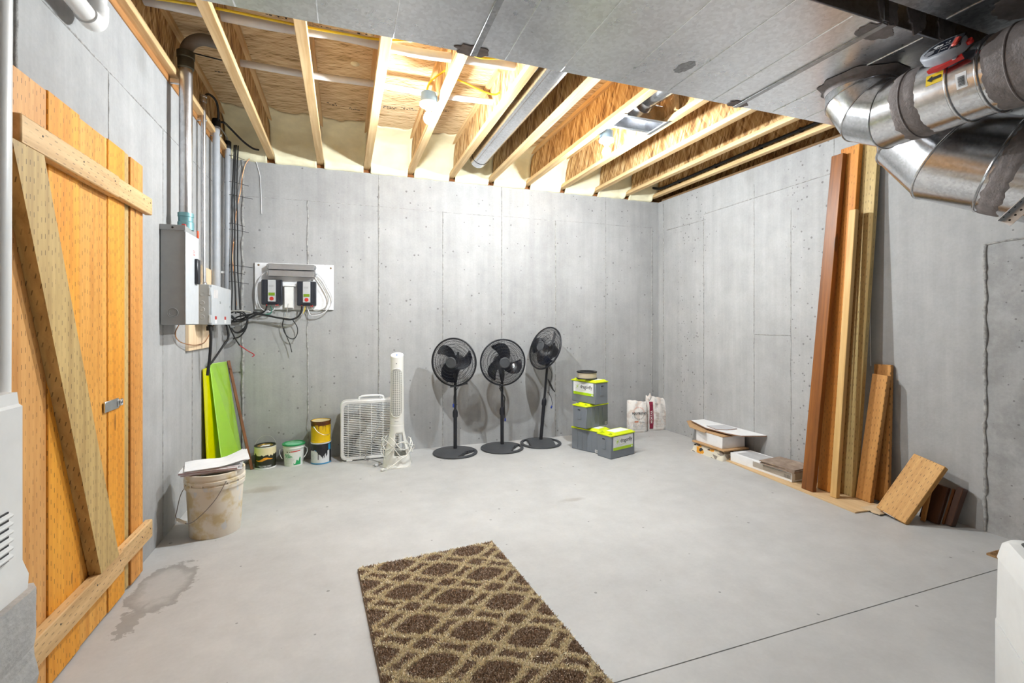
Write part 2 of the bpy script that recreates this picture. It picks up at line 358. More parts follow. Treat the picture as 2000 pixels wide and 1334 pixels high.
# ================================================================== walls
T = .22
def wall(name, c, s, mat): return struct(G().box(c, s).obj(name, mat, smooth=False))
wall_back = wall('wall_back', ((XL + 3.6) / 2, YB + T / 2, WALL_H / 2), (3.6 - XL + .5, T, WALL_H), M_WB)
wall_left = wall('wall_left', (XL - T / 2, (YB + YF) / 2, WALL_H / 2), (T, YB - YF, WALL_H), M_WL)
wall_front = wall('wall_front', ((XL + 3.6) / 2, YF - T / 2, 1.495), (3.6 - XL + .8, T, 2.99), M_WB)
g = G(); a, b = XR(YB + .0), XR(YF)
g.prism([(a, YB), (b, YF), (b + T, YF), (a + T, YB)], 0, WALL_H); wall_right = struct(g.obj('wall_right', M_WR, smooth=False))
for nm, x in (('wall_left', XL - T), ('wall_right', 3.5)):                      # the rim above the foundation, so that no daylight enters
    pass
struct(G().box((XL - .16, (YB + YF) / 2, 2.83), (.04, YB - YF + .6, .36)).obj('trim_1', M_OSB_WEB, smooth=False))
struct(G().box((3.78, (YB + YF) / 2, 2.83), (.04, YB - YF + .6, .36)).obj('trim_2', M_OSB_WEB, smooth=False))
struct(G().box((1.3, YB + .16, 2.83), (5.2, .04, .36)).obj('trim_3', osb('osb_rim', 'XZ'), smooth=False))
def seam(parent, p0, p1, nrm, w=.006, n=40, jit=.5, rag=.0):
    p0, p1, nrm = Vector(p0), Vector(p1), Vector(nrm); side = (p1 - p0).normalized().cross(nrm); pts = []; rr = []
    for i in range(n + 1):
        t = i / n; q = p0.lerp(p1, t); s_ = mnoise.noise(q * 9) * rag; pts.append(q + side * s_); rr.append(w * (1 + jit * mnoise.noise(q * 31)))
    G().tube(pts, rr, 6).obj('form_seam', M_SEAM, parent, ang=80)
BS = [-.831, -.311, .312, .927, 1.544, 2.158, 2.779, 3.40]; HS = 2.342
for i, x in enumerate(BS): seam(wall_back, (x, YB + .001, .01), (x, YB + .001, HS if i % 2 else WALL_H), (0, -1, 0), (.011 if i == 0 else .0055 + .001 * (i % 3)), 60, .9 if i < 2 else .5, .012 if i < 2 else .003)
for a, b in zip(BS[:-1], BS[1:]):
    if random.random() < .85: seam(wall_back, (a, YB + .002, HS + random.uniform(-.006, .006)), (b, YB + .002, HS + random.uniform(-.006, .006)), (0, -1, 0), .0035, 24, .6)
for k, y in enumerate((4.553, 3.924, 3.306, 2.938, 2.576, 2.146, 1.68)):
    top = (2.65, 2.34, 2.5, 2.2, 2.65, 1.6, 1.70)[k]
    if k == 5: continue
    seam(wall_right, (XR(y) + .001, y, .01), (XR(y) + .001, y, top), (-1, 0, 0), (.007, .0055, .0045, .004, .004, .004, .010)[k], 60, .8, .004 + .004 * (k in (0, 6)))
seam(wall_right, (XR(3.92), 3.92, 2.36), (XR(2.2), 2.2, 2.40), (-1, 0, 0), .004, 40, .6); seam(wall_right, (XR(4.5), 4.5, 2.30), (XR(3.9), 3.9, 2.30), (-1, 0, 0), .004, 20, .6)
seam(wall_right, (XR(3.30), 3.30, 1.13), (XR(2.94), 2.94, 1.13), (-1, 0, 0), .004, 20, .6); seam(wall_right, (XR(1.68), 1.68, 1.70), (XR(.9), .9, 1.74), (-1, 0, 0), .006, 20, .8, .006)
for y, w_ in ((1.919, .009), (2.541, .004), (3.198, .004), (3.745, .005), (4.2, .004)): seam(wall_left, (XL - .001, y, .01), (XL - .001, y, 2.34 if w_ < .006 else 2.65), (1, 0, 0), w_, 50, .7, .004)
seam(wall_left, (XL - .001, .2, 2.335), (XL - .001, 4.6, 2.345), (1, 0, 0), .0045, 60, .5, .003)
# ================================================================== subfloor, sill plates, joists
ZJ, JD = 2.688, .302
ceiling = struct(G().box(((XL + 3.6) / 2, (YB + YF) / 2, ZJ + JD + .012), (3.6 - XL + .8, YB - YF + .8, .024)).obj('ceiling', M_OSB_CEIL, smooth=False))
tag(G().box((XL - .062, (YB + YF) / 2, 2.669), (.14, YB - YF - .02, .038), bev=.003).obj('sill_plate', M_SILL, loc=(XL, 1, 2.65)), 'reddish treated sill plate lying on top of the plank door wall', 'sill plate')
tag(G().box((1.26, YB + .11, 2.669), (4.2, .14, .038), bev=.003).obj('sill_plate', M_SILLX, loc=(1.2, YB, 2.65)), 'thin treated sill plate under the foam and joist ends', 'sill plate')
g = G(); g.prism([(XR(YB) + .045, YB), (XR(YF) + .045, YF), (XR(YF) + .16, YF), (XR(YB) + .16, YB)], 2.65, 2.688); tag(g.obj('sill_plate', wood('dark_sill', srgb(96, 70, 44), srgb(150, 118, 82), 'Y', False, True, 5.5, .8), loc=(3.5, 1, 2.65)), 'ragged treated sill plate above the wall with the leaning lumber', 'sill plate')
JX = [-.607 + .4053 * k for k in range(10)]
ORD = ['first', 'second', 'third', 'fourth', 'fifth', 'sixth', 'seventh', 'eighth', 'ninth', 'tenth']
def joist(x, label, y1=YB + .11, web_dx=0.0):
    t = thing('ceiling_joist', label, 'joist', (x, YF, ZJ), 0, 'wooden ceiling joists'); L = y1 - YF; c = L / 2
    G().box((0, c, .019), (.058, L, .038), bev=.003).obj('bottom_flange', M_FLANGE, t, local=True)
    G().box((0, c, .151), (.0095, L, .228)).obj('web', M_OSB_WEB, t, local=True, smooth=False)
    G().box((0, c, JD - .019), (.058, L, .038), bev=.003).obj('top_flange', M_FLANGE, t, local=True)
    return t
for k, x in enumerate(JX): joist(x, f'wooden I-joist under the board ceiling, {ORD[k]} from the conduit pipes')
joist(-.955, 'wooden rim joist lying along the top of the plank door wall')
joist(3.405, 'wooden rim joist with black hose clipped along its side')
# ================================================================== spray foam at the far joist ends
FP = [(4.70, 2.640), (4.628, 2.648), (4.606, 2.70), (4.596, 2.78), (4.585, 2.86), (4.55, 2.925), (4.47, 2.962), (4.33, 2.992)]
def fprof(t):
    t *= len(FP) - 1; i = min(int(t), len(FP) - 2); f = t - i; return FP[i][0] * (1 - f) + FP[i + 1][0] * f, FP[i][1] * (1 - f) + FP[i + 1][1] * f
def foam(xa, xb, label):
    def fn(u, v):
        y, z = fprof(v); k_ = .024 if z < ZJ + .045 else 0.0; x = xa + k_ + (xb - xa - 2 * k_) * u; e = min(x - xa, xb - x); q = Vector((x * 6, v * 5, xa * 3))
        y -= .075 * math.exp(-e / .022) * min(1, v * 3.5) + .018 * mnoise.noise(q) + .008 * mnoise.noise(q * 3.1); 
        if v > .9: y += .07 * mnoise.noise(Vector((x * 11, xa, 2)))
        z += .007 * mnoise.noise(q * 2 + Vector((9, 1, 4))) * (1 if .1 < v < .9 else .3)
        return (x, y, min(z, 2.9895))
    single(G().slab(fn, 22, 26, (0, .03, .0)), 'spray_foam', M_FOAM, label, 'foam', ((xa + xb) / 2, 4.6, 2.65), 'cream spray foam between the joist ends', ang=180, recalc=True)
ED = [-.95] + JX + [3.405]
for k in range(11): foam(ED[k] + .008, ED[k + 1] - .008, f'cream spray foam filling the {ORD[k] if k < 10 else "eleventh"} joist bay from the conduit pipes')
# ================================================================== sheet metal ducts
ZD = 2.47
t = thing('rectangular_duct', 'wide grey galvanised trunk duct hung under the joists', 'duct', (1.4, 1.71, ZD))
YD0, YD1, XD0, XD1 = 1.31, 2.10, -.74, 3.44; cuts = [XD0, .56, 2.10, XD1]
for a, b in zip(cuts[:-1], cuts[1:]):
    G().box(((a + b) / 2, (YD0 + YD1) / 2, (ZD + 2.685) / 2), (b - a - .003, YD1 - YD0, 2.685 - ZD), bev=.004).obj('duct_section', M_GALV, t)
for x in (-.4, -.1, .2, .71, 1.0, 1.325, 1.626, 1.925, 2.36, 2.62, 3.05):
    G().tube([(x, YD0 + .01, ZD - .0005), (x, YD1 - .01, ZD - .0005)], .0028, 6).obj('crease', M_GALV, t)
for x in (.56, 2.10):
    G().box((x, (YD0 + YD1) / 2, ZD - .003), (.03, YD1 - YD0 + .006, .008), bev=.003).obj('drive_cleat', M_CLEAT, t)
    G().box((x, YD0 - .003, (ZD + 2.68) / 2), (.03, .008, .2), bev=.002).obj('drive_cleat', M_CLEAT, t)
def smear(parent, c, ax, ay, nrm, rx, ry, th=.004, seed=0, mat=None):
    "a ragged daub of duct sealant"
    M = basis(c, ax, nrm); pts = []
    for k in range(40):
        a = 2 * math.pi * k / 40; r = 1 + .35 * mnoise.noise(Vector((math.cos(a) * 2.2, math.sin(a) * 2.2, seed))) + .12 * mnoise.noise(Vector((math.cos(a) * 9, math.sin(a) * 9, seed)))
        pts.append((rx * r * math.cos(a), ry * r * math.sin(a)))
    return G().prism(pts, -.001, th, M).obj('sealant_daub', mat or M_MASTIC, parent)
smear(t, (.55, YD1 - .03, ZD), (1, 0, 0), 0, (0, 0, -1), .075, .04, .004, 1); smear(t, (2.09, YD1 - .03, ZD), (1, 0, 0), 0, (0, 0, -1), .06, .035, .004, 2)
smear(t, (2.12, YD0 + .05, ZD), (1, 0, 0), 0, (0, 0, -1), .09, .05, .004, 3); smear(t, (1.55, 1.86, ZD), (1, .3, 0), 0, (0, 0, -1), .035, .055, .0012, 4, M_GALV_DK)
for x, s in ((2.12, 5), (2.3, 6), (2.5, 7)): smear(t, (x, YD0, ZD + .08), (0, 0, 1), 0, (0, -1, 0), .08, .06, .004, s)
t = thing('rectangular_duct', 'trunk duct tinted dark for its shade, running close beside the wider one', 'duct', (1.8, .8, 2.49))
G().box((1.9, .85, 2.59), (3.1, .78, .19), bev=.004).obj('duct_section', M_GALV_DK, t)  # the shade this duct hangs in is put into its darker metal colour
for x in (.8, 1.5, 1.9, 2.35, 2.7, 3.1): G().tube([(x, .47, 2.4945), (x, 1.23, 2.4945)], .003, 6).obj('crease', M_GALV, t)
smear(t, (2.52, 1.1, 2.495), (1, .2, 0), 0, (0, 0, -1), .11, .05, .004, 8); smear(t, (2.9, 1.0, 2.495), (1, .2, 0), 0, (0, 0, -1), .12, .07, .003, 9)
def mitred(path, rad, seg=48):
    P = [Vector(p) for p in path]; D = [(b - a).normalized() for a, b in zip(P[:-1], P[1:])]
    u = D[0].orthogonal().normalized(); v = D[0].cross(u); rings = []
    ring = [P[0] + (u * math.cos(2 * math.pi * k / seg) + v * math.sin(2 * math.pi * k / seg)) * rad for k in range(seg)]; rings.append(ring)
    for i in range(len(D)):
        n = (D[i] + D[i + 1]).normalized() if i + 1 < len(D) else D[i]; c = P[i + 1]
        ring = [q + D[i] * ((c - q).dot(n) / D[i].dot(n)) for q in ring]; rings.append(ring)
    return rings
def duct_pipe(parent, path, rad, bead=.004, beads=None):
    rings = mitred(path, rad); seg = len(rings[0])
    for i, (a, b) in enumerate(zip(rings[:-1], rings[1:])):
        G().add(a + b, [(k, (k + 1) % seg, seg + (k + 1) % seg, seg + k) for k in range(seg)]).obj('elbow_gore' if i < len(rings) - 2 else 'pipe_section', M_PIPE, parent, recalc=True)
    for i, r in enumerate(rings):
        if i in (beads or range(1, len(rings) - 1)): G().tube(r, bead, 8, closed=True).obj('seam_bead', M_PIPE, parent)
    return rings
def band(parent, c, d, rad, w_, name, mat, n=144, th=.004, ragged=.0):
    d = Vector(d).normalized(); u = d.orthogonal().normalized(); v = d.cross(u); c = Vector(c); g = G(); vs = []
    rows = 8
    for j in range(rows + 1):
        for k in range(n):
            a = 2 * math.pi * k / n; e = (j / rows - .5); off = e * w_ + (ragged * mnoise.noise(Vector((math.cos(a) * 7, math.sin(a) * 7, (j > rows / 2) * 7 + c.y))) * abs(e) * 2)
            rr = rad + th * (1 - (2 * abs(e)) ** 6) + (.0012 * mnoise.noise(Vector((math.cos(a) * 3, math.sin(a) * 3, j * 2.7))) if ragged else 0)
            vs.append(c + d * off + (u * math.cos(a) + v * math.sin(a)) * rr)
    g.add(vs, [(j * n + k, j * n + (k + 1) % n, (j + 1) * n + (k + 1) % n, (j + 1) * n + k) for j in range(rows) for k in range(n)])
    return g.obj(name, mat, parent, ang=70)
# small round take-off with the zone damper
XP, ZP, RP = 2.50, 2.247, .1524; YE = 1.675
t = tp = thing('round_duct', 'shiny round takeoff duct carrying the grey damper control', 'duct', (XP, 1.6, ZP))
b_ = .20                                                            # centreline radius of the three-joint elbow
path = [Vector((XP, YE, ZD + .001))] + [Vector((XP, YE - b_ + b_ / math.cos(R(15)) * math.cos(R(a)), ZP + b_ - b_ / math.cos(R(15)) * math.sin(R(a)))) for a in (15, 45, 75)] + [Vector((XP, -.6, ZP))]
duct_pipe(t, path, RP)
g = G(); ring = [(RP + .004, 0), (RP + .05, .0)]
vs = []; n_ = 64
for k in range(n_):
    a = 2 * math.pi * k / n_; rg = .035 + .03 * mnoise.noise(Vector((math.cos(a) * 3, math.sin(a) * 3, 5)))
    for rr, z in ((RP + .001, ZD - .045), (RP + .006, ZD - .02), (RP + rg, ZD - .003)): vs.append((XP + rr * math.cos(a), YE + rr * math.sin(a), z))
g.add(vs, [(k * 3 + j, k * 3 + j + 1, ((k + 1) % n_) * 3 + j + 1, ((k + 1) % n_) * 3 + j) for k in range(n_) for j in (0, 1)]).obj('collar_sealant', M_MASTIC, t)
band(t, (XP, 1.40, ZP), (0, 1, 0), RP, .10, 'sealant_band', M_MASTIC, th=.003, ragged=.009); G().tube(mitred([(XP, 1.41, ZP), (XP, 1.40, ZP)], RP + .004, 48)[0], .004, 8, closed=True).obj('seam_bead', M_MASTIC, t)
band(t, (XP, 1.04, ZP), (0, 1, 0), RP, .16, 'sealant_band', M_MASTIC, th=.003, ragged=.008); G().tube(mitred([(XP, 1.05, ZP), (XP, 1.04, ZP)], RP + .004, 48)[0], .004, 8, closed=True).obj('seam_bead', M_MASTIC, t)
for y in (1.235, 1.135): band(t, (XP, y, ZP), (0, 1, 0), RP, .014, 'seam_bead', M_PIPE, th=.006)
def on_pipe(px_, py_):
    "point on the damper pipe's wall facing the camera, and its normal"
    d = ray(px_, py_); o = Vector((0, 0, CAM_H)); a = d.x ** 2 + d.z ** 2; ox, oz = -XP, CAM_H - ZP
    b = ox * d.x + oz * d.z; c = ox * ox + oz * oz - (RP + .001) ** 2; disc = b * b - a * c
    s = (-b - math.sqrt(max(disc, 0))) / a; q = o + d * s; return q, Vector((q.x - XP, 0, q.z - ZP)).normalized()
def decal_on_pipe(name, px_, py_, w_, h_, mat, parent, roll=0):
    q, nn = on_pipe(px_, py_); M = basis(q, (0, -1, 0), nn)
    def fn(u, v):
        s = (v - .5) * h_; x = (u - .5) * w_; r = RP + .0012; a = s / r
        cpt = Vector((XP, q.y, ZP)); tang = Vector((0, 1, 0)).cross(nn)
        if tang.z < 0: tang = -tang
        return cpt + Vector((0, -1, 0)) * x + (nn * math.cos(a) + tang * math.sin(a)) * r
    return G().grid(fn, 4, 8).obj(name, mat, parent, recalc=False), M, q, nn
st, M, q, nn = decal_on_pipe('arrow_sticker', 1825, 153, .062, .045, M_YEL, t)
ar = [(-.026, 0), (-.008, .014), (-.008, .006), (.024, .006), (.024, -.006), (-.008, -.006), (-.008, -.014)]
MA = basis(q + nn * .0022, (0, -1, 0), nn); G().prism([(x, y) for x, y in ar], -.0002, .0004, MA).obj('arrow', M_INK, st)
st, M, q, nn = decal_on_pipe('barcode_sticker', 1877, 157, .036, .062, M_PAPER, t)
g = G(); MA = basis(q + nn * .0022, (0, -1, 0), nn); yy = -.022
for k in range(14):
    hh = (.0016, .0008, .0024, .001)[k % 4]; g.prism([(-.010, yy), (.012, yy), (.012, yy + hh), (-.010, yy + hh)], -.0003, .0003, MA); yy += hh + .0014
g.obj('barcode', M_INK, st)
# zone damper control on the pipe
q, nn = on_pipe(1862, 112); c0 = q + nn * .004; M = basis(c0, (0, -1, -.10), nn)
t = thing('damper_control', 'oval grey damper control with red button on the shiny round duct', 'actuator', c0)
egg = [(.085 * math.cos(a) * (1.12 if math.cos(a) < 0 else .80), .052 * math.sin(a) * (1.0 if math.cos(a) < 0 else .97)) for a in [2 * math.pi * k / 40 for k in range(40)]]
M_CTRL = plain('grey_abs', srgb(150, 152, 160), .45, var=.05); M_CRED = plain('red_lever_plastic', (.55, .02, .015), .4, var=.05); M_CRED2 = plain('coral_button', srgb(235, 95, 80), .4, var=.05)
hsg = G(); n_ = len(egg); prof = [(1.0, .02), (1.0, .05), (.95, .058), (.86, .062)]; vs = [M @ Vector((x * s_, y * s_, z)) for s_, z in prof for x, y in egg]
hsg.add(vs, [(j * n_ + k, j * n_ + (k + 1) % n_, (j + 1) * n_ + (k + 1) % n_, (j + 1) * n_ + k) for j in range(3) for k in range(n_)] + [tuple(range(3 * n_, 4 * n_)), tuple(range(n_))[::-1]])
hs = hsg.obj('housing', M_CTRL, t)
G().prism([(-.07 + .022 * (1 - math.cos(a)) if 0 else x, y) for x, y, a in [(-.072, -.012, 0), (-.060, .020, 0), (-.03, .034, 0), (.022, .036, 0), (.022, -.034, 0), (-.05, -.032, 0)]], .0612, .0632, M).obj('face_plate', plain('dark_navy_label', (.012, .016, .03), .4), hs)
G().prism([(-.045, .012), (-.03, .022), (-.03, .016), (-.01, .016), (-.01, .008), (-.03, .008), (-.03, .002)], .0632, .0638, M).obj('arrow_print', M_PAPER, hs)
text('+2', .018, M_PAPER, hs, M @ Matrix.Translation((.006, .014, .0634)), local=False, name='printed_mark')
G().prism([(-.065, -.003), (.022, -.001), (.022, -.0), (-.065, -.002)], .0632, .0637, M).obj('printed_line', M_PAPER, hs)
G().prism([(-.012, -.033), (-.011, -.033), (-.011, -.002), (-.012, -.002)], .0632, .0637, M).obj('printed_line', M_PAPER, hs)
G().prism([(-.048 + .017 * math.cos(2 * math.pi * k / 18) * 1, -.017 + .012 * math.sin(2 * math.pi * k / 18)) for k in range(18)], .0632, .0648, M).obj('dial', M_CTRL, hs)
for k in range(6): G().prism([(-.006 + .004 * k, -.02 - .003 * (k % 2)), (-.0045 + .004 * k, -.02 - .003 * (k % 2)), (-.0045 + .004 * k, -.017), (-.006 + .004 * k, -.017)], .0632, .0637, M).obj('printed_mark', M_PAPER, hs)
G().prism([(.03, .04), (.058, .032), (.06, -.03), (.03, -.038)], .055, .0625, M).obj('slot', M_BLACK, t)
bt = G().box((0, 0, 0), (.02, .044, .016), bev=.005); bt.v = [M @ (p + Vector((.042, -.006, .062))) for p in bt.v]; bt.obj('button', M_CRED2, t)
G().prism([(-.084, -.006), (-.076, .008), (-.072, -.012)], .058, .0605, M).obj('warning_mark', M_CRED2, hs)
lv = G().prism([(-.055, -.052), (.05, -.030), (.06, -.05), (-.02, -.072), (-.06, -.066)], .004, .02, M).obj('lever', M_CRED, t)
G().lathe([(.009, .02), (.009, .024), (.004, .025)], 20, M @ Vector((.034, -.048, 0)), M.to_3x3()).obj('rivet', M_STEEL, lv)
G().lathe([(.012, .03), (.012, .045)], 16, M @ Vector((.072, .0, 0)), M.to_3x3()).obj('knob', M_CRED, t)
# wide lower elbow going down towards the furnace
t = thing('round_duct', 'very wide shiny elbow duct sloping down beside the concrete wall', 'duct', (2.9, 1.6, 2.1))
d3 = Vector((.310, -.840, -.446)); c3 = Vector((3.066, 1.378, 2.011)); RB = .228
path = [(3.013, 1.657, ZD + .001), (3.013, 1.657, 2.245), tuple(c3 - d3 * .20), tuple(c3), tuple(c3 + d3 * .75)]
rings = duct_pipe(t, path, RB, .006)
band(t, c3 + d3 * .055, d3, RB, .085, 'sealant_band', M_MASTIC, th=.004, ragged=.014)
p = [rings[1][k].lerp(rings[2][k], f) for f in (0, 1) for k in (30,)]; G().tube(p, .003, 6).obj('lock_seam', M_PIPE, t)
G().add([q + d3 * 0 for q in rings[-1]], [tuple(range(len(rings[-1])))]).obj('end_cap', M_PIPE, t)
# perforated angle
A, B = Vector((2.775, 1.25, 1.69)), Vector((2.80, 1.02, 1.93)); d = (B - A).normalized(); s1 = d.cross(Vector((0, 0, 1))).normalized(); s2 = d.cross(s1)
t = thing('slotted_angle', 'pale perforated steel angle beneath the very wide duct elbow', 'bracket', A)
for ax, nm in ((s1, 'flange'), (s2, 'flange')):
    M = basis(A + ax * .02, d, ax.cross(d)); L = (B - A).length
    fl_ = G().prism([(0, -.02), (L, -.02), (L, .02), (0, .02)], -.0015, .0015, M).obj(nm, M_STEEL, t)
    for k in range(12): G().lathe([(.0045, -.0018), (.0045, .0018)], 10, M @ Vector((.02 + k * .026, 0, 0)), M.to_3x3()).obj('bolt_hole', M_INK, fl_)
# round pipe in the joist bay, register boot
t = thing('round_duct', 'long straight galvanised pipe lying in a joist bay', 'duct', (1.195, 3.4, 2.80))
xr = 1.195; zr = 2.79; rr_ = .088
G().tube([(xr, 1.2, zr), (xr, 4.22, zr)], rr_, 36, cap=False).obj('pipe_section', M_PIPE, t); rg = mitred([(xr, 4.20, zr), (xr, 4.27, zr), (xr - .0, 4.33, zr + .05), (xr, 4.35, zr + .16)], rr_ + .003, 36)
for a, b in zip(rg[:-1], rg[1:]): G().add(a + b, [(k, (k + 1) % 36, 36 + (k + 1) % 36, 36 + k) for k in range(36)]).obj('elbow_gore', M_PIPE, t)
G().tube([(xr - .05, 1.2, zr - .074), (xr - .05, 4.22, zr - .074)], .003, 6).obj('lock_seam', M_PIPE, t)
t = thing('register_boot', 'shiny floor register boot framed between two joists beside a bulb', 'register boot', (2.03, 2.95, ZJ))
xa, xb, ya, yb_ = JX[6] + .03, JX[7] - .03, 2.86, 3.02; xc_, yc_ = (xa + xb) / 2, (ya + yb_) / 2
for c, s_ in (((xc_, ya, ZJ + .06), (xb - xa, .002, .12)), ((xc_, yb_, ZJ + .06), (xb - xa, .002, .12)), ((xa + .01, yc_, ZJ + .06), (.002, yb_ - ya, .12)), ((xb - .01, yc_, ZJ + .06), (.002, yb_ - ya, .12))): G().box(c, s_).obj('boot_side', M_PIPE, t)
G().box((xc_, yc_, ZJ + .125), (xb - xa, yb_ - ya, .004)).obj('boot_top', M_PIPE, t)
for c, s_ in (((xc_, ya - .012, ZJ + .002), (xb - xa + .06, .03, .003)), ((xc_, yb_ + .012, ZJ + .002), (xb - xa + .06, .03, .003)), ((xa - .008, yc_, ZJ - .002), (.03, yb_ - ya + .1, .003)), ((xb + .008, yc_, ZJ - .002), (.03, yb_ - ya + .1, .003))): G().box(c, s_, bev=.0008).obj('flange', M_STEEL, t)
rg = mitred([(xc_, yc_ - .05, ZJ + .13), (xc_, yc_ - .12, ZJ + .16), (xc_, yc_ - .25, ZJ + .15), (xc_, 1.3, ZJ + .15)], .085, 32)
for a, b in zip(rg[:-1], rg[1:]): G().add(a + b, [(k, (k + 1) % 32, 32 + (k + 1) % 32, 32 + k) for k in range(32)]).obj('collar_gore', M_PIPE, t)
G().box((xb - .005, ya - .14, ZJ + .15), (.03, .02, .22)).obj('blocking', M_FLANGE, t)
# ================================================================== bulbs in porcelain holders
def lamp(x, y, side, label, mat, mat_up):
    t = thing('ceiling_bulb', label, 'light bulb', (x, y, ZJ - .02), 0, 'bare bulbs in porcelain holders')
    G().lathe([(.048, -.012), (.050, -.010), (.050, .05), (.046, .052)], 32).obj('junction_box', M_BLUEBOX, t, local=True)
    G().box((side * .045, 0, .02), (.02, .03, .04), bev=.002).obj('box_ear', M_BLUEBOX, t, local=True)
    h_ = G().lathe([(.058, -.012), (.060, -.018), (.056, -.028), (.030, -.034), (.024, -.052), (.021, -.054)], 32).obj('lamp_holder', M_PORC, t, local=True)
    for a in (0.6, 3.7): G().lathe([(.004, -.0305), (.003, -.034)], 8, (.044 * math.cos(a), .044 * math.sin(a), 0)).obj('screw', M_STEEL, h_, local=True)
    G().lathe([(.014, -.050), (.0145, -.066), (.020, -.078)], 24, cap=False).obj('bulb_neck', M_PORC, t, local=True)
    G().lathe([(.019, -.076), (.026, -.088), (.0305, -.104), (.0310, -.110)], 32, cap=False).obj('bulb_collar', mat_up, t, local=True, ang=180)
    G().lathe([(.0310, -.110), (.0305, -.116), (.026, -.130), (.016, -.140), (.004, -.1435)], 32).obj('bulb_globe', mat, t, local=True, ang=180)
lamp(.515, 3.05, 1, 'lit bare bulb below a blue grey box, nearer the plank door', M_BULB, M_BULBU)
lamp(1.917, 3.19, -1, 'lit bare bulb hanging beside the shiny register boot', M_BULB, M_BULBU)
# ================================================================== pipes and cables through the joists
def run(name, pts, r, mat, label, cat, group=None, seg=10, n=8): g = G().tube(spl(pts, n), r, seg); return single(g, name, mat, label, cat, pts[0], group, ang=80)
M_WTUBE = plain('white_poly_pipe', (.66, .66, .68), .4, var=.05)
run('water_tube', [(-.63, 3.30, 2.84), (-.2, 3.29, 2.83), (.2, 3.28, 2.835), (.6, 3.27, 2.825), (1.03, 3.25, 2.83)], .021, M_WTUBE, 'white plastic tube crossing the joists near the bulbs', 'pipe')
run('water_tube', [(-.94, 2.83, 2.85), (-.4, 2.81, 2.83), (0, 2.80, 2.84), (.4, 2.79, 2.82), (.8, 2.78, 2.84), (1.045, 2.78, 2.85)], .027, M_WTUBE, 'thick white plastic tube beside the yellow cable under the ceiling', 'pipe')
run('electrical_cable', [(-.94, 2.74, 2.81), (-.6, 2.70, 2.80), (-.2, 2.71, 2.80), (.02, 2.67, 2.78), (.2, 2.69, 2.80), (.6, 2.64, 2.83), (.75, 2.66, 2.79), (1.0, 2.60, 2.81)], .0065, M_YCABLE, 'long yellow cable strung through the joists beside white tubing', 'cable')
run('electrical_cable', [(.50, 3.05, 2.72), (.52, 3.02, 2.78), (.59, 2.97, 2.83), (.615, 2.95, 2.84)], .006, M_YCABLE, 'short yellow cable feeding the blue grey lamp box', 'cable')
run('electrical_cable', [(.62, 3.02, 2.84), (.75, 3.03, 2.82), (.88, 3.06, 2.80), (.97, 3.08, 2.80), (1.01, 3.07, 2.82)], .006, M_YCABLE, 'sagging yellow cable in the joist bay next to the first bulb', 'cable')
run('electrical_cable', [(1.43, 2.62, 2.86), (1.52, 2.66, 2.84), (1.58, 2.78, 2.87), (1.60, 2.9, 2.97)], .006, M_YCABLE, 'short yellow cable end beside the register boot joist', 'cable')
run('electrical_cable', [(-.92, 3.43, 2.92), (-.7, 3.43, 2.90), (-.61, 3.42, 2.91)], .004, M_BLACKM, 'thin black wire stretched behind the bent conduit top', 'cable')
g = G().tube(spl([(3.37, 4.60, 2.80), (3.375, 4.45, 2.755), (3.375, 4.2, 2.75), (3.375, 3.4, 2.752), (3.375, 2.4, 2.75), (3.375, 1.0, 2.75)], 6), .014, 10)
h_ = single(g, 'black_hose', M_BLACKM, 'black hose clipped along the last joist by the lumber wall', 'hose', (3.37, 4.6, 2.75))
for y in (4.15, 3.62, 3.1, 2.72): G().box((3.382, y, 2.752), (.036, .02, .036), bev=.004).obj('hose_clip', M_BLACKM, h_)
# stamps printed on the boards above (flat print)
def stamp(parent, x, y, z, w_, rows, seed):
    rnd = random.Random(seed); g = G()
    for r_ in range(rows):
        xx = x
        while xx < x + w_:
            b = rnd.uniform(.004, .02); hh = rnd.uniform(.006, .016)
            if rnd.random() < .75: g.add([(xx, y + r_ * .024, z), (xx + b, y + r_ * .024, z), (xx + b, y + r_ * .024 + hh, z), (xx, y + r_ * .024 + hh, z)], [(0, 1, 2, 3)])
            xx += b + rnd.uniform(.003, .012)
    g.obj('printed_stamp', M_INK, parent, smooth=False, recalc=False)
ZC = ZJ + JD - .0008
for i, (x, y, w_, r_) in enumerate(((-.13, 4.02, .10, 2), (.03, 4.05, .08, 2), (.30, 3.93, .12, 2), (.44, 3.9, .12, 2), (-.13, 3.0, .12, 2), (.05, 2.99, .22, 2), (.33, 2.97, .25, 1), (-.42, 2.96, .12, 2), (.72, 2.93, .2, 1), (.7, 3.85, .12, 1), (-.85, 3.78, .12, 1))): stamp(ceiling, x, y, ZC, w_, r_, i)
for p, r_ in (((.07, 3.36), .03), ((.10, 3.05), .028), ((.15, 2.98), .02), ((1.37, 3.2), .01)): single(G().lathe([(r_, 0), (r_ * .8, -.006), (r_ * .3, -.011)], 16, (p[0], p[1], ZJ + JD)), 'foam_blob', M_FOAM, 'small white foam blob stuck to the board ceiling', 'foam', (p[0], p[1], ZJ + JD), 'foam blobs on the ceiling boards')
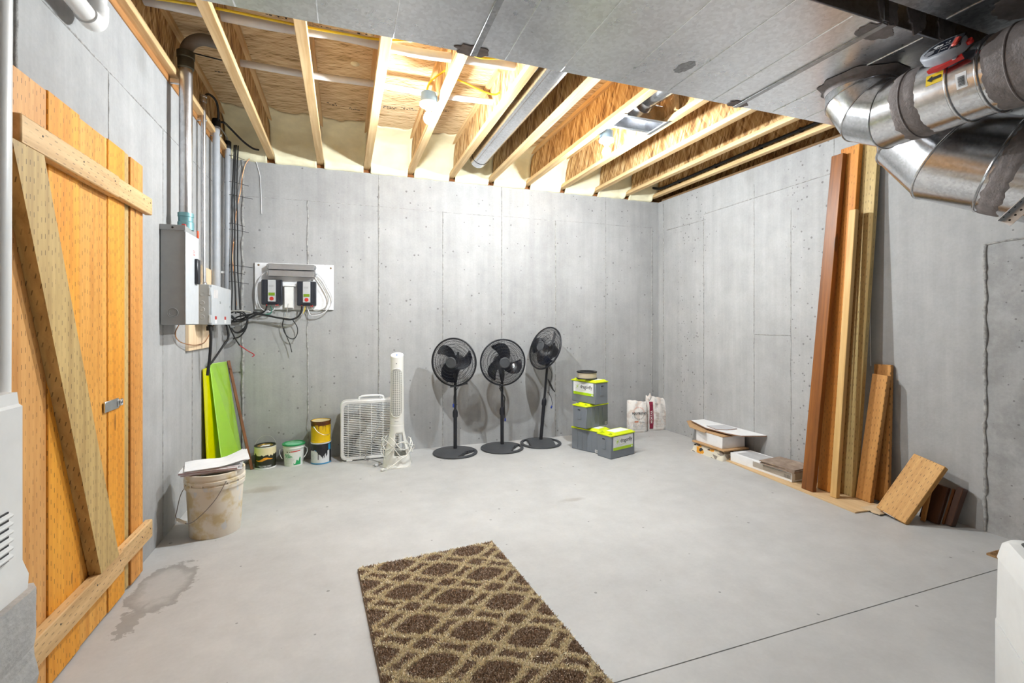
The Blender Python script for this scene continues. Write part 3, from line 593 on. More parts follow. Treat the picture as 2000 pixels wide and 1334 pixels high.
# ================================================================== plank door on the left wall
XDO = -.935
M_PLK = [wood(f'treated_plank_{i}', srgb(*a), srgb(*b), 'Z', True, True, 3.1 * i + .7) for i, (a, b) in enumerate((((192, 120, 28), (232, 172, 82)), ((202, 122, 16), (238, 168, 54)), ((186, 122, 54), (226, 172, 104)), ((184, 112, 32), (226, 164, 86))))]
M_RAILY = wood('treated_rail', srgb(176, 134, 84), srgb(226, 190, 138), 'Y', True, True, 8.1, mark=.6); M_BRACE = wood('treated_brace', srgb(150, 118, 66), srgb(206, 176, 116), 'Z', True, True, 12.4)
door = bpy.data.objects.new('door_1', None); COL.objects.link(door); door.location = (XDO, 2.3, 0); WLOC[door] = Vector((XDO, 2.3, 0)); struct(door)
ye = lambda x: pX(x, 640, XDO).y
edges = [1.05, 1.30, 1.52, ye(15), ye(92), ye(155.5), ye(211), ye(244), ye(255), ye(279)]
for i, (a, b) in enumerate(zip(edges[:-1], edges[1:])):
    off = (0, .002, -.003, 0, .003, -.002, .001, -.006, .002)[i]; zt = 2.012 + .004 * math.sin(i * 2.1)
    G().box((XDO - .019 + off, (a + b) / 2, (zt + .012) / 2), (.036, b - a - .0035, zt - .012), bev=.003).obj('plank', M_PLK[(0, 1, 2, 2, 1, 0, 1, 0, 3)[i]] if i != 7 else M_BRACE, door)
xo = XDO + .019
y0, y1 = 1.795, 2.825; ym = pX(232, 640, -.9).y
G().box((xo, (y0 + ym) / 2, 1.811), (.038, ym - y0, .090), bev=.004).obj('top_rail', M_RAILY, door); G().box((xo - .004, (ym + y1) / 2 + .001, 1.814), (.032, y1 - ym, .084), bev=.004).obj('top_rail', M_RAILY, door)
zb = pX(297, 1034, -.9).z; ymb = pX(241, 640, -.9).y
G().box((xo, (1.62 + ymb) / 2, zb), (.038, ymb - 1.62, .092), bev=.004).obj('bottom_rail', M_RAILY, door); G().box((xo - .003, (ymb + y1) / 2 + .001, zb + .003), (.032, y1 - ymb, .088), bev=.004).obj('bottom_rail', M_RAILY, door)
# diagonal brace between the rails (cut off level at both ends)
tl, tr = pX(22, 280, -.897).y, pX(84, 300, -.897).y; bl, br = pX(196, 1095, -.897).y, pX(232, 1085, -.897).y
zt, zl = 1.766, zb + .046; wd = (tr - tl + br - bl) / 2
c = Vector((xo, (tl + tr + bl + br) / 4, (zt + zl) / 2)); dy = (bl + br - tl - tr) / 2
Mb = Matrix(((0, 0, 1, xo - .019), (1, 0, 0, 0), (0, 1, 0, 0), (0, 0, 0, 1)))
G().prism([((tl + tr) / 2 - wd / 2, zt), ((tl + tr) / 2 + wd / 2, zt), ((bl + br) / 2 + wd / 2, zl), ((bl + br) / 2 - wd / 2, zl)], 0, .040, Mb).obj('brace', M_BRACE, door)
def screw_row(ys, z, x):
    for y in ys: G().lathe([(.0035, 0), (.0035, .0012)], 8, (x, y, z), Euler((0, R(90), 0))).obj('screw', M_INK, door)
screw_row([1.9, 2.15, 2.4, 2.55, 2.7, 2.78], 1.825, xo + .0185); screw_row([2.0, 2.25, 2.45, 2.68, 2.78], zb + .015, xo + .0185)
pa, pb = pX(202, 797, XDO + .004), pX(237, 795, XDO + .004)
hs = G().box((XDO + .004, (pa.y + pb.y) / 2 - .012, pa.z), (.006, pb.y - pa.y - .04, .044), bev=.001).obj('hasp', M_STEEL, door)
G().box((XDO + .008, pb.y - .022, pa.z), (.004, .05, .030), bev=.001).obj('hasp_tongue', M_STEEL, hs); G().tube([(XDO + .012, pb.y - .02 + .011 * math.cos(a), pa.z + .011 * math.sin(a)) for a in [2 * math.pi * k / 16 for k in range(16)]], .0028, 6, closed=True).obj('staple', M_STEEL, hs)
# ================================================================== concrete ledge, wall heater, white pipes
n, col, r_ = concrete('rough_ledge_concrete', .26, .62, (1, .985, .96), False, 1.0, .9, 13.1, 1.0); M_LEDGE = n.fin(col, r_)
g = G(); yl, xl, zl2 = 1.60, -.755, .545
def ledge(u, v):
    # front face (facing +X) then its end face (facing +Y), with a chipped corner
    return None
bx = lambda j: .012 * mnoise.noise(Vector((j * 3.1, j * 1.7, 2)))
vs = []; fs = []; NZ = 22
for i in range(NZ + 1):
    z = zl2 * i / NZ; j = z * 9; dx = .010 * mnoise.noise(Vector((1, 2, z * 14))); dyy = .014 * mnoise.noise(Vector((5, 3, z * 12)))
    vs += [(xl, .2, z), (xl + dx, yl - .03 + dyy, z), (xl - .02 + dx, yl + dyy, z), (XL + .016, yl + dyy, z), (XL + .016, .2, z)]
for i in range(NZ):
    for k in range(5): a = i * 5 + k; b = i * 5 + (k + 1) % 5; fs.append((a, b, b + 5, a + 5))
fs += [(0, 1, 2, 3, 4), tuple(NZ * 5 + k for k in range(5))]
led = single(G().add(vs, fs), 'concrete_ledge', M_LEDGE, 'rough concrete ledge standing under the white wall heater', 'ledge', (XL, .9, 0), smooth=False)
for z in (.15, .36): G().tube([(xl + .001, .2 + .09 * k, z + .01 * mnoise.noise(Vector((k * .7, z, 0)))) for k in range(15)], .006, 6).obj('form_seam', M_SEAM, led)
t = thing('wall_heater', 'white gas wall heater with louvred grille above the concrete ledge', 'heater', (XL, 1.1, zl2))
yh = 1.475; xf = -.735; prof = [(XL + .018, 1.068), (xf - .010, 1.068), (xf - .007, 1.040), (xf, 1.034), (xf, .66), (xf + .012, .625), (xf + .010, .59), (XL + .018, .555)]
MH = Matrix(((1, 0, 0, 0), (0, 0, 1, 0), (0, 1, 0, 0), (0, 0, 0, 1)))
G().prism(prof, .70, yh, MH).obj('cabinet', M_WHITE, t)
G().box((xf + .001, 1.05, .74), (.004, .74, .115)).obj('grille_recess', M_BLACK, t)
for k in range(6): G().box((xf + .004, 1.05, .693 + k * .019), (.012, .75, .009), Euler((0, R(28), 0)), .002).obj('louvre', M_WHITE, t)
g = G(); rnd = random.Random(3)
for k in range(13):
    ln = rnd.uniform(.035, .055); g.box((xf + .0006, 1.33 + ln / 2, .875 - k * .0065), (.0006, ln, .0022))
g.obj('printed_text', plain('grey_print', (.35, .35, .36), .6), t)
G().box((xf - .012, 1.42, 1.045), (.002, .022, .028)).obj('badge', plain('pale_grey', (.74, .74, .75), .5), t)
A, B = pX(-8, 0, -.80), pX(-10, 760, -.80)
pv = G().tube([(A.x, A.y - .0, 2.66), (B.x, B.y - .005, 1.06)], .030, 24); single(pv, 'vent_pipe', M_PVC, 'upright white plastic pipe rising from the wall heater', 'pipe', (B.x, B.y, 1.06))
yv = pX(189, 0, -.905).y; ze = pX(189, 52, -.905).z
t = thing('drain_pipe', 'white plastic pipe bending upward above the plank door', 'pipe', (-.905, yv, ze))
G().tube([(-.905, yv, ze + .045), (-.905, yv, 2.97)], .031, 24).obj('upright', M_PVC, t); G().tube([(-.905, yv - .05, ze), (-.905, -.4, ze + .05)], .031, 24).obj('horizontal_run', M_PVC, t)
arc = [(-.905, yv - .05 + .05 * math.sin(a), ze + .05 - .05 * math.cos(a)) for a in [R(90) * k / 8 for k in range(9)]]
G().tube([(-.905, yv - .085, ze)] + arc + [(-.905, yv, ze + .085)], .037, 24).obj('elbow', M_PVC, t)
# ================================================================== electrical gear on the left wall
M_EGREY = plain('grey_enamel_steel', srgb(150, 152, 152), .45, 0.0, .05); M_EGREY2 = plain('light_grey_steel', srgb(196, 200, 204), .45, 0.0, .04); M_PINE = wood('pale_plywood', srgb(222, 190, 150), srgb(244, 222, 190), 'Z', False, True, 6.6)
single(G().box((XL + .010, (3.60 + 4.18) / 2, (1.05 + 1.64) / 2), (.02, .58, .59), bev=.002), 'backing_board', M_PINE, 'pale plywood board fixed to the wall behind the grey boxes', 'board', (XL, 3.9, 1.05))
t = thing('breaker_panel', 'tall grey metal breaker panel with black door handle', 'electrical panel', (XL + .02, 3.26, 1.22))
xa, xf = XL + .004, -.852; ya, yb_ = 3.145, 3.392; z0, z1 = 1.222, 1.79
G().box(((xa + xf) / 2, (ya + yb_) / 2, (z0 + z1) / 2), (xf - xa, yb_ - ya, z1 - z0), bev=.003).obj('cabinet', M_EGREY, t)
G().box((xf + .002, (ya + yb_) / 2, (z0 + z1) / 2 - .015), (.006, yb_ - ya + .004, z1 - z0 - .04), bev=.002).obj('door', M_EGREY2, t)
G().box(((xa + xf) / 2, ya - .001, z1 - .015), (xf - xa + .004, .006, .03), bev=.001).obj('top_flange', M_EGREY, t)
hd = G().box((xf + .012, 3.335, 1.545), (.022, .058, .15), bev=.008).obj('handle', M_BLACK, t)
kn = G().tube([((xa + xf) / 2 + .026 * math.cos(a), ya - .0005, 1.292 + .026 * math.sin(a)) for a in [2 * math.pi * k / 28 for k in range(28)]], .0022, 6, closed=True).obj('knockout', M_EGREY, t)
G().tube([((xa + xf) / 2 + .018 * math.cos(a), ya - .0005, 1.292 + .018 * math.sin(a)) for a in [2 * math.pi * k / 28 for k in range(28)]], .0018, 6, closed=True).obj('knockout', M_EGREY, t)
G().box((xf + .0056, 3.295, 1.652), (.001, .05, .044)).obj('warning_label', M_PAPER, t); g = G()
for k, z in enumerate((1.665, 1.657, 1.646, 1.638)): g.box((xf + .0063, 3.295, z), (.0006, .036 - .004 * (k % 2), .0035))
g.obj('warning_print', M_RED, t)
G().box((xf - .02, 3.2, z1 + .008), (.02, .02, .016), bev=.003).obj('red_plug', M_RED, t); G().box((xf + .004, 3.38, z1 - .012), (.008, .022, .045), bev=.003).obj('red_latch', plain('orange_red', (.75, .10, .03), .5), t)
G().lathe([(.006, 0), (.005, .003)], 12, ((xa + xf) / 2, ya - .004, z1 - .016), Euler((R(90), 0, 0))).obj('screw', M_INK, t)
t = thing('junction_cabinet', 'wide light grey control box hung beside the breaker panel', 'electrical box', (XL + .02, 4.03, 1.22))
ya, yb_, xf = 3.725, 4.335, -.868; z0, z1 = 1.222, 1.498
G().box(((XL + .021 + xf) / 2, (ya + yb_) / 2, (z0 + z1) / 2), (xf - XL - .021, yb_ - ya, z1 - z0), bev=.003).obj('cabinet', M_EGREY, t)
dr = G().box((xf + .004, (ya + yb_) / 2 + .02, (z0 + z1) / 2), (.010, yb_ - ya - .03, z1 - z0 + .004), bev=.002).obj('door', M_EGREY2, t)
for y, z in ((3.86, 1.27), (4.14, 1.27)): G().box((xf + .0095, y, z), (.001, .05, .024)).obj('red_label', M_RED, dr); G().box((xf + .0095, y, z - .026), (.001, .05, .028)).obj('white_label', M_PAPER, dr)
G().box((xf + .0095, 3.86, 1.44), (.001, .11, .06)).obj('notice_label', plain('pale_notice', (.68, .66, .66), .6), dr)
for y, z in ((3.98, 1.385), (4.29, 1.36)): G().box((xf + .011, y, z), (.006, .014, .02), bev=.002).obj('latch', M_STEEL, dr)
for z in (1.262, 1.45): G().box((xf + .004, ya + .006, z), (.014, .018, .055), bev=.002).obj('hinge', M_EGREY2, t)
for z in (1.43, 1.37, 1.325, 1.275): G().lathe([(.016 if z != 1.43 else .010, 0), (.013, .002), (.006, .001)], 18, ((XL + xf) / 2 + .012, ya, z), Euler((R(90), 0, 0))).obj('knockout', M_EGREY, t)
# conduits
M_CON = galv('conduit_steel', .62, .28, .4, .12, 40)
def conduit(name, label, x, y, z0, z1, r, mat, extra=None):
    t = thing(name, label, 'conduit', (x, y, z0), 0, 'conduit pipes on the left wall'); G().tube([(x, y, z0), (x, y, z1)], r, 20).obj('pipe', mat, t); return t
xk, yk = -.885, 3.283
t = conduit('conduit', 'thick steel conduit with a bent top above the breaker panel', xk, yk, 1.78, 2.83, .034, M_CON)
M_TEAL = plain('teal_fitting', srgb(120, 165, 170), .4, .5, .1)
G().lathe([(.042, 1.785), (.042, 1.83), (.038, 1.835), (.038, 1.86), (.041, 1.862), (.041, 1.885)], 24, (xk, yk, 0)).obj('coupling', M_TEAL, t)
G().lathe([(.038, 2.74), (.042, 2.745), (.042, 2.80), (.046, 2.805), (.046, 2.84), (.038, 2.845)], 24, (xk, yk, 0)).obj('coupling', plain('dark_bronze_fitting', srgb(92, 90, 78), .5, .6), t)
arc = [(xk + .10 - .10 * math.cos(a), yk - .0, 2.835 + .10 * math.sin(a)) for a in [R(90) * k / 12 for k in range(13)]] + [(-.62, yk + .02, 2.93)]
G().tube(arc, .034, 20).obj('bend', plain('dull_grey_pipe', srgb(128, 120, 112), .55, .4), t)
st = G().box((xk - .03, yk, 2.66), (.1, .02, .03), bev=.003).obj('strap', M_STEEL, t)
t = conduit('conduit', 'slim steel conduit entering the wide grey control box', -.93, 3.84, 1.495, 2.83, .0155, M_CON)
G().lathe([(.02, 2.78), (.022, 2.785), (.022, 2.80), (.019, 2.802), (.019, 2.815), (.022, 2.818), (.022, 2.83)], 18, (-.93, 3.84, 0)).obj('coupling', M_CON, t); G().lathe([(.023, 1.497), (.023, 1.515), (.019, 1.52)], 18, (-.93, 3.84, 0)).obj('coupling', M_CON, t); G().box((-.945, 3.84, 2.66), (.07, .016, .018), bev=.002).obj('strap', M_STEEL, t)
t = conduit('conduit', 'grey plastic conduit beside the slim steel one', -.925, 4.17, 1.495, 2.77, .025, M_GREYP)
G().lathe([(.027, 2.74), (.029, 2.742), (.029, 2.79), (.026, 2.80)], 18, (-.925, 4.17, 0)).obj('end_bell', M_BLACKM, t); G().box((-.935, 4.17, 2.68), (.09, .02, .022), bev=.003).obj('strap', M_STEEL, t)
t = thing('conduit', 'grey plastic conduit in the corner tied up with black cables', 'conduit', (-.925, 4.55, 1.3), 0, 'conduit pipes on the left wall')
G().tube([(-.925, 4.535, 1.32), (-.922, 4.535, 2.72)], .021, 18).obj('pipe', M_GREYP, t); G().lathe([(.026, 2.70), (.026, 2.76), (.02, 2.765)], 18, (-.922, 4.535, 0)).obj('end_bell', M_BLACKM, t); G().box((-.945, 4.55, 1.66), (.08, .03, .02), bev=.003).obj('strap', M_WHITE, t)
# ================================================================== black cables up the corner
CG = 'black cables in the corner'
def cable(pts, r, mat, label, cat='cable', group=None, name='electrical_cable', n=10): return run(name, pts, r, mat, label, cat, group, 8, n)
cable([(-.93, 3.84, 2.82), (-.91, 3.90, 2.87), (-.89, 4.02, 2.87), (-.90, 4.12, 2.80), (-.925, 4.17, 2.78)], .008, M_BLACKM, 'black cable arching between the slim and plastic conduit tops')
cable([(-.925, 4.17, 2.78), (-.89, 4.25, 2.81), (-.87, 4.35, 2.81), (-.80, 4.48, 2.76), (-.74, 4.56, 2.735), (-.70, 4.60, 2.74)], .008, M_BLACKM, 'black cable running from the conduit top into the foam')
cable([(-.940, 4.185, 2.795), (-.925, 4.35, 2.785), (-.92, 4.48, 2.78), (-.922, 4.535, 2.755)], .006, M_GREYW, 'grey cable dropping into the corner conduit top')
for k, (dx, dy) in enumerate(((.0, .0), (.014, -.006), (.028, .002))):
    cable([(-.875 + dx, 4.545 + dy, 2.74), (-.880 + dx, 4.535 + dy, 2.55), (-.888 + dx * 1.3, 4.525 + dy, 2.3), (-.885 + dx * 1.4, 4.515 + dy, 2.0), (-.888 + dx * 1.6, 4.505 + dy, 1.7), (-.882 + dx * 1.8, 4.495 + dy, 1.5), (-.885 + dx * 2.4, 4.48 + dy, 1.33 - .02 * k)], .0055 + .001 * (k == 1), M_BLACKM, 'black cable tied along the corner conduit', group=CG)
cable([(-.74, 4.62, 2.70), (-.80, 4.62, 2.62), (-.83, 4.62, 2.5), (-.84, 4.61, 2.38), (-.87, 4.6, 2.2), (-.88, 4.58, 2.0), (-.89, 4.55, 1.8), (-.87, 4.52, 1.6), (-.85, 4.50, 1.38)], .0035, M_COPPER, 'bare copper wire hanging loosely down the corner', 'wire')
cable([(-.84, 4.62, 2.6), (-.87, 4.61, 2.5), (-.86, 4.61, 2.42), (-.89, 4.6, 2.2)], .0025, M_GREYW, 'thin grey wire beside the loose copper wire', 'wire')
cable([pY(500, 315, YB - .006), pY(507, 340, YB - .006), pY(509, 360, YB - .006), pY(511, 418, YB - .006)], .003, M_PAPER, 'thin white string hanging on the far wall below the foam', 'string')
for k, z in enumerate((2.64, 2.42, 2.31, 2.07, 2.02, 1.72, 1.66, 1.58)):
    single(G().tube([(-.95, 4.55, z), (-.90, 4.515, z + .002), (-.86, 4.53, z), (-.80 + .03 * (k % 3), 4.56, z - .012)], .0022, 6), 'cable_tie', M_BLACKM, f'black cable tie with a long tail, {ORD[k]} down the corner conduit', 'cable tie', (-.9, 4.53, z), 'cable ties on the corner conduit')
# cables under the boxes
cable([(-.90, 3.86, 1.225), (-.89, 3.86, 1.15), (-.90, 3.88, 1.0), (-.92, 3.90, .86)], .010, M_BLACKM, 'thick stiff black cable dropping in front of the neon sheets')
cable([(-.88, 4.28, 1.225), (-.87, 4.30, 1.12), (-.90, 4.26, 1.05), (-.93, 4.1, .95), (-.935, 4.04, .93)], .008, M_BLACKM, 'bent black cable curling behind the neon green sheet')
cable([(-.87, 4.31, 1.22), (-.84, 4.36, 1.12), (-.81, 4.40, 1.05)], .005, M_BLACKM, 'black end of the frayed red wire pair', 'wire')
cable([(-.81, 4.40, 1.05), (-.76, 4.46, 1.0), (-.72, 4.50, .965), (-.735, 4.5, .945)], .004, M_REDW, 'loose red wire poking out near the corner', 'wire')
cable([(-.95, 3.40, 1.23), (-.96, 3.36, 1.17), (-.955, 3.42, 1.12), (-.94, 3.6, 1.09), (-.945, 3.8, 1.085), (-.945, 3.95, 1.10), (-.93, 4.05, 1.18), (-.92, 4.08, 1.22)], .003, M_COPPER, 'bare copper wire looping below the breaker panel', 'wire')
single(G().lathe([(.022, 0), (.022, .03), (.016, .032), (.016, .045)], 16, (-.90, 3.88, 1.18)), 'cable_gland', M_BLACKM, 'black cable gland under the wide grey control box', 'cable gland', (-.9, 3.88, 1.18))
# ================================================================== white board with charge controllers
A, B, C_, D_ = pY(499, 514, YB), pY(652, 519, YB), pY(651, 603, YB), pY(500, 606, YB); bx0, bx1, bz0, bz1 = -.735, -.09, 1.352, 1.763; yf = YB - .022
bd = thing('equipment_board', 'white mounting board fixed to the far concrete wall', 'board', ((bx0 + bx1) / 2, YB - .01, bz0))
G().box(((bx0 + bx1) / 2, YB - .010, (bz0 + bz1) / 2), (bx1 - bx0, .020, bz1 - bz0), bev=.002).obj('panel', M_PAPER, bd)
for x, z in ((-.705, 1.742), (-.115, 1.735), (-.455, 1.385)): G().lathe([(.009, 0), (.006, .004)], 12, (x, yf + .002, z), Euler((R(90), 0, 0))).obj('screw', plain('rusty_screw', (.25, .16, .09), .6, .5), bd)
M_ALU = plain('ribbed_aluminium', (.60, .61, .62), .35, .9, .05)
for k, z in enumerate((1.727, 1.668)):
    t = thing('load_resistor', ('upper' if k == 0 else 'lower') + ' of two aluminium resistor bars on the white board', 'resistor', (-.43, YB - .06, z), 0, 'aluminium bars on the white board')
    G().box((-.435, YB - .055, z), (.37, .068, .050), bev=.002).obj('case', M_ALU, t)
    for s_ in (-.022, -.008, .008, .022): G().box((-.435, YB - .0905, z + s_), (.37, .005, .004)).obj('fin', M_ALU, t)
    for x in (-.627, -.243): G().box((x, YB - .06, z), (.012, .05, .04), bev=.002).obj('end_cap', M_STEEL, t)
    G().lathe([(.005, 0), (.004, .004)], 10, (-.237, YB - .075, z), Euler((0, R(90), 0))).obj('screw', M_INK, t)
M_CASE = plain('dark_slate_plastic', (.030, .034, .045), .4, var=.1); M_LCD = plain('green_lcd', srgb(120, 150, 40), .3, var=.08); M_SILV = plain('silver_panel', (.55, .56, .57), .4, .2, .04)
for k, (x0, x1, z0, z1, nm) in enumerate(((-.676, -.512, 1.393, 1.612, 'charge controller with green screen nearer the conduits'), (-.394, -.236, 1.388, 1.604, 'charge controller with green screen farther from the conduits'))):
    t = thing('charge_controller', 'black ' + nm, 'charge controller', ((x0 + x1) / 2, YB - .05, z0), 0, 'charge controllers on the white board'); xc_, w_ = (x0 + x1) / 2, x1 - x0; h_ = z1 - z0
    G().box((xc_, YB - .046, (z0 + z1) / 2), (w_, .05, h_), bev=.006).obj('case', M_CASE, t)
    for s_ in (-1, 1):
        for j in range(3): G().box((xc_ + s_ * (w_ * .30 + j * .012), YB - .0725, (z0 + z1) / 2 + .01), (.004, .006, h_ - .03)).obj('cooling_rib', M_CASE, t)
    fp = G().box((xc_, YB - .075, (z0 + z1) / 2 + .012), (.062, .012, h_ - .03), bev=.002).obj('front_plate', M_SILV, t)
    G().box((xc_, YB - .0815, z0 + h_ * .42), (.050, .002, .026)).obj('screen', M_LCD, fp)
    G().lathe([(.017, 0), (.015, .004)], 20, (xc_, YB - .081, z0 + h_ * .24), Euler((R(90), 0, 0)) ).obj('button', M_RED, fp)
    for j in range(3): G().box((xc_ - .004, YB - .0814, z1 - .05 - j * .006), (.036, .001, .0018)).obj('printed_line', plain('grey_print2', (.3, .3, .3), .6), fp)
    G().box((xc_, YB - .06, z0 + .008), (.10, .035, .016), bev=.002).obj('terminal_block', M_BLACK, t)
    for s_ in (-.04, .035, .048): G().box((xc_ + s_, YB - .072, z0 - .003), (.007, .01, .014), bev=.001).obj('red_clip', M_RED, t)
t = thing('wire_duct', 'small white plastic cover between the two charge controllers', 'cover', (-.46, YB - .04, 1.36)); G().box((-.46, YB - .036, 1.462), (.075, .03, .19), bev=.003).obj('cover', M_WHITE, t); G().box((-.452, YB - .04, 1.563), (.10, .04, .010), bev=.002).obj('lip', M_WHITE, t)
yw = YB - .05
def W(*ps, y=yw): return [pY(p[0], p[1], p[2] if len(p) > 2 else y) for p in ps]
cable(W((526, 528), (514, 535), (505, 548), (501, 566), (503, 585), (509, 601), (518, 607), (528, 609)), .004, M_WTUBE, 'white wire looping down the board edge nearer the conduits', 'wire')
cable(W((616, 531), (630, 545), (640, 563), (648, 580), (646, 596), (630, 612), (608, 616), (602, 606), (600, 598)), .0045, M_WTUBE, 'white wire sweeping round the far end of the white board', 'wire')
cable(W((618, 541), (631, 561), (641, 583), (636, 600), (620, 607), (610, 604), (606, 597)), .004, M_GREYW, 'grey wire inside the white sweeping wire on the board', 'wire')
cable(W((525, 524), (560, 527), (600, 527), (618, 530)), .003, M_WTUBE, 'thin white wire laid across the aluminium bars', 'wire')
cable(W((521, 596), (519, 605), (511, 611), (500, 611), (486, 616), (470, 624), (455, 622), (449, 614)), .007, M_BLACKM, 'thick black cable from the nearer controller to the control box')
cable(W((528, 597), (531, 606), (526, 613), (510, 614)), .004, M_GREENW, 'green wire below the nearer charge controller', 'wire')
cable(W((537, 596), (535, 605), (528, 608), (522, 606)), .0035, M_WTUBE, 'white wire pair end below the nearer charge controller', 'wire')
cable(W((590, 598), (588, 610), (580, 620), (565, 624), (540, 620), (505, 614), (480, 624), (455, 628), (449, 624), y=YB - .0811), .008, M_BLACKM, 'long black cable bundle from the farther controller')
cable(W((594, 598), (590, 612), (575, 622), (555, 620), (520, 616), y=YB - .067), .005, M_GREYW, 'grey wire in the bundle below the farther controller', 'wire')
cable(W((596, 598), (595, 605), (592, 612)), .004, M_YCABLE, 'short yellow green wire below the farther controller', 'wire')
cable(W((563, 593), (561, 605), (558, 622), (557, 628)), .003, M_GREYW, 'thin straight grey wire hanging between the controllers', 'wire')
cable(W((555, 620), (552, 635), (556, 650), (565, 660), (575, 661), (581, 650), (580, 638), (572, 625)), .0038, M_BLACKM, 'black wire coil hanging below the white board', 'wire')
cable(W((554, 640), (559, 655), (566, 672), (570, 688)), .0035, M_BLACKM, 'black wire tail dangling below the coil', 'wire')
for k, (pts, m) in enumerate((([(449, 606), (462, 609), (474, 613), (482, 622), (481, 640), (470, 656), (455, 662)], M_BLACKM), ([(449, 612), (465, 606), (478, 612), (484, 628), (476, 645), (462, 650), (452, 642)], M_BLACKM), ([(452, 640), (458, 648), (468, 648), (480, 636), (484, 618)], M_BLACKM), ([(450, 632), (462, 620), (478, 616), (500, 612)], M_BLACKM), ([(452, 616), (468, 628), (490, 620)], M_BLACKM), ([(448, 608), (470, 607), (490, 610)], M_GREYW))):
    cable(W(*[(x, y, YB - .085 - .026 * k) for x, y in pts]), .006, m, 'looped black cable in the tangle between control box and board' if m is M_BLACKM else 'grey wire on top of the black cable tangle', group='tangled cables beside the control box' if m is M_BLACKM else None)
single(G().box(pY(500, 611, YB - .05), (.05, .016, .016), Euler((0, R(15), 0)), .004), 'wire_connector', M_BLACKM, 'black inline connector in the cables beside the nearer charge controller', 'connector', pY(500, 611, YB - .05))
# ================================================================== bucket with papers
def spots(name, base, stain, sc=9, thr=.55, seed=0, rough=.5):
    n = NT(name); f = n.noise(n.map(loc=(seed, seed, seed)), sc, 5, .6); k = n.ramp(f, [(thr - .04, 0.0), (thr + .04, 1.0)])
    f2 = n.ramp(n.noise(n.map((1, 1, .5), loc=(seed, 2, 1)), sc * 2.3, 5), [(.60, 0.0), (.64, 1.0)])
    return n.fin(n.mix(f2, n.mix(k, base, stain), (.72, .71, .69)), rough)
bc = (-.722, 3.235, 0); M_BUCK = spots('stained_white_plastic', srgb(232, 222, 206), srgb(216, 196, 152), 6, .56, 2.0)
t = thing('plastic_bucket', 'dirty white plastic bucket topped with papers beside the door wall', 'bucket', bc)
G().lathe([(.0, .004), (.126, .004), (.130, .0), (.132, .004), (.146, .275), (.146, .277), (.154, .278), (.156, .300), (.148, .302), (.148, .312), (.157, .314), (.157, .328), (.149, .330), (.149, .340), (.155, .342), (.155, .366), (.149, .368), (.143, .366), (.140, .30)], 56, cap=False).obj('body', M_BUCK, t, local=True)
for k in range(14):
    a = 2 * math.pi * k / 14; G().box((.152 * math.cos(a), .152 * math.sin(a), .311), (.004, .010, .018), Euler((0, 0, a))).obj('rim_rib', M_BUCK, t, local=True)
ang = R(-68); ux = Vector((math.cos(ang), math.sin(ang), 0)); e1, e2 = Vector((-.135, .085, .30)), Vector((.085, -.135, .325))
pts = [e1, Vector((-.175, .02, .24)), Vector((-.180, -.05, .16)), Vector((-.172, -.085, .125)), Vector((-.095, -.158, .115)), Vector((-.03, -.175, .16)), Vector((.04, -.17, .24)), e2]
h_ = G().tube(spl(pts, 8), .0022, 8).obj('wire_handle', plain('rusty_wire', (.30, .26, .23), .5, .7), t, local=True); G().tube([(-.168, -.09, .122), (-.115, -.142, .116)], .0085, 12).obj('grip', M_BUCK, h_, local=True)
zt = .368
for k, (sx, sy, dx, dy, rz, m, nm) in enumerate(((.30, .21, -.01, .0, 8, M_PAPER, 'lowest white booklet lying across the bucket rim'), (.29, .21, -.02, -.005, 5, M_PAPER, 'thick magazine with white cover on top of the bucket'), (.28, .215, -.01, .0, 10, M_PAPER, 'third booklet in the paper pile on the bucket'))):
    th = (.008, .014, .006)[k]; c = Vector(bc) + Vector((dx, dy, zt + th / 2)); b = single(G().box(c, (sx, sy, th), Euler((0, 0, R(rz))), .001), 'booklet', m, nm, 'booklet', c - Vector((0, 0, th / 2)), 'papers on the bucket')
    mt = plain(f'page_edges_{k}', srgb(190, 160, 165), .8, var=.2, sc=90); Mr = Matrix.Rotation(R(rz), 3, 'Z')
    G().box(c + Mr @ Vector((0, -sy / 2 - .0002, 0)), (sx - .004, .0012, th * .5), Mr).obj('page_edges', mt, b); zt += th
def sheet(u, v):
    x, y = (u - .5) * .30, (v - .5) * .22; z = zt + .002 + .035 * max(0, u - .55) ** 1.3 * 2 + .03 * max(0, u - .7) * v + .004 * math.sin(u * 7) * v
    q = Matrix.Rotation(R(14), 3, 'Z') @ Vector((x, y, 0)); return (bc[0] + .02 + q.x, bc[1] + .01 + q.y, z)
for k in range(3):
    off = Vector((-.010 * k, -.006 * k, .0024 * k)); single(G().slab(lambda u, v: Vector(sheet(u, v)) + off, 10, 6, (0, 0, -.001)), 'paper_sheet', M_PAPER, ('lowest', 'middle', 'top')[k] + ' curled white sheet of the loose pages on the bucket', 'paper', (bc[0], bc[1], zt), 'loose sheets on the bucket')
